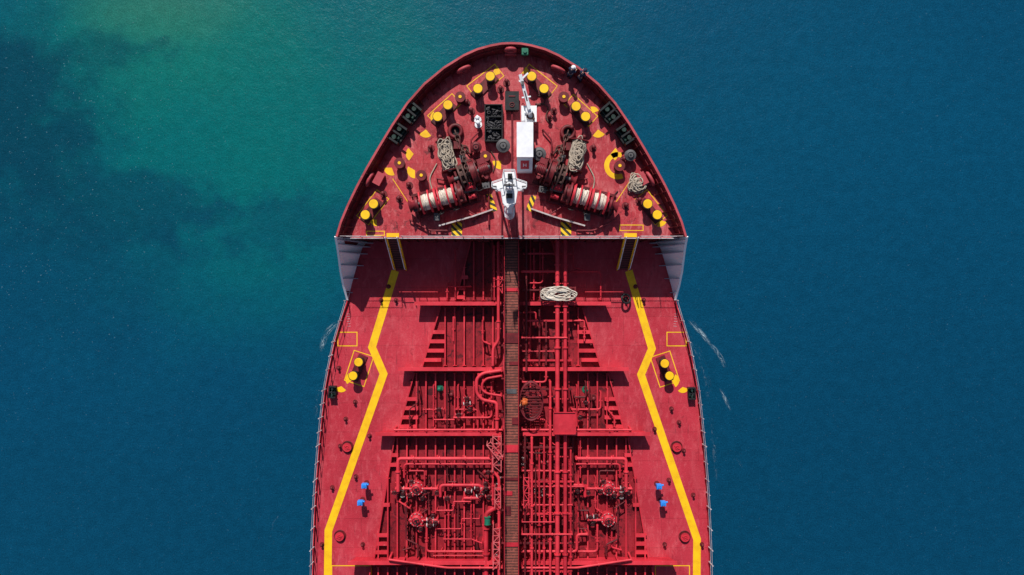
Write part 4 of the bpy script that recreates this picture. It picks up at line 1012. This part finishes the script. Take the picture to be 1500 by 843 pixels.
def foammat(name,amt,lo):
    m,nt,b=newmat(name)
    b.inputs['Base Color'].default_value=(.55,.72,.80,1); b.inputs['Roughness'].default_value=.9
    uv=nt.nodes.new('ShaderNodeUVMap'); uv.uv_map='UVMap'; sx=nt.nodes.new('ShaderNodeSeparateXYZ'); nt.links.new(uv.outputs[0],sx.inputs[0])
    ob=nt.nodes.new('ShaderNodeObjectInfo')
    uv2=nt.nodes.new('ShaderNodeUVMap'); uv2.uv_map='Along'; s2=nt.nodes.new('ShaderNodeSeparateXYZ'); nt.links.new(uv2.outputs[0],s2.inputs[0])
    e1=math_(nt,'SUBTRACT',1,math_(nt,'ABSOLUTE',math_(nt,'MULTIPLY_ADD',sx.outputs[1],2,-1)))
    e2=math_(nt,'SUBTRACT',1,math_(nt,'ABSOLUTE',math_(nt,'MULTIPLY_ADD',s2.outputs[0],2,-1)))
    ed=math_(nt,'MULTIPLY',math_(nt,'POWER',e1,1.1),math_(nt,'POWER',e2,.6))
    cb=nt.nodes.new('ShaderNodeCombineXYZ'); nt.links.new(math_(nt,'MULTIPLY',sx.outputs[0],.9),cb.inputs[0]); nt.links.new(math_(nt,'MULTIPLY',sx.outputs[1],2.6),cb.inputs[1]); nt.links.new(math_(nt,'MULTIPLY',ob.outputs['Random'],50),cb.inputs[2])
    nn=noise(nt,1.6,12,.8,cb.outputs[0],.9)
    a=math_(nt,'MULTIPLY',ramp(nt,nn,lo,lo+.22),ramp(nt,ed,.05,.75))
    nt.links.new(math_(nt,'MULTIPLY',a,amt),b.inputs['Alpha']); return m
FO=foammat('sea_foam',.9,.46); FO2=foammat('faint_sea_foam',.4,.52)
def foam(pts,w,mat=None):
    P=[W(x,y_,WZ) for x,y_ in pts]; P=smoothpath(P,2.0); m=M(); strip(m,P,w,WZ+.03+(.004*len(bpy.data.objects))%.05)
    o=m.obj('wave_foam',mat or FO,None,kind='structure'); uv=o.data.uv_layers.new(name='UVMap'); uv2=o.data.uv_layers.new(name='Along'); n_=len(P)-1
    acc=[0]
    for i in range(n_): acc.append(acc[-1]+(P[i+1]-P[i]).length)
    for i in range(n_):
        for j,c in enumerate(((i,0),(i+1,0),(i+1,1),(i,1))):
            li=o.data.polygons[i].loop_start+j
            uv.data[li].uv=(acc[c[0]],c[1]); uv2.data[li].uv=(acc[c[0]]/acc[-1],0)
foam([(496,472),(486,479),(477,490),(470,516)],.75)
foam([(1008,468),(1020,480),(1032,494),(1040,504)],.65)
foam([(1036,500),(1048,512),(1057,526),(1062,540)],.55)
foam([(1054,568),(1062,584),(1070,602)],.45)
foam([(1002,480),(1020,512),(1034,545),(1040,590)],1.1,FO2)
foam([(410,752),(401,766),(395,782)],.4,FO2)
foam([(482,535),(468,575),(460,620)],.8,FO2)
foam([(1078,670),(1088,686)],.3,FO2)
foam([(1040,600),(1046,650),(1050,720)],.6,FO2)
# ---------------------------------------------------------------- camera, light, world
cam=bpy.data.cameras.new('Camera'); co=bpy.data.objects.new('Camera',cam); COL.objects.link(co)
co.location=(0,0,D); co.rotation_euler=(0,0,0); cam.sensor_width=36; cam.lens=18/((1500/2/S)/D); cam.clip_end=8000
sc.camera=co
el=math.radians(42); az=math.radians(9)
sd=Vector((math.sin(az)*math.cos(el),-math.cos(az)*math.cos(el),-math.sin(el)))
L=bpy.data.lights.new('Sun','SUN'); L.energy=5.0; L.angle=math.radians(.5); L.color=(1,.965,.91)
lo=bpy.data.objects.new('Sun',L); COL.objects.link(lo); lo.rotation_euler=sd.to_track_quat('-Z','Y').to_euler(); lo.location=(0,30,60)
w=bpy.data.worlds.new('World'); sc.world=w; w.use_nodes=True
sk=w.node_tree.nodes.new('ShaderNodeTexSky'); sk.sky_type='NISHITA'; sk.sun_disc=False; sk.sun_elevation=el; sk.sun_rotation=-az
bg=w.node_tree.nodes['Background']; w.node_tree.links.new(sk.outputs[0],bg.inputs[0]); bg.inputs[1].default_value=.075
sc.view_settings.view_transform='Standard'; sc.view_settings.look='None'; sc.view_settings.exposure=0
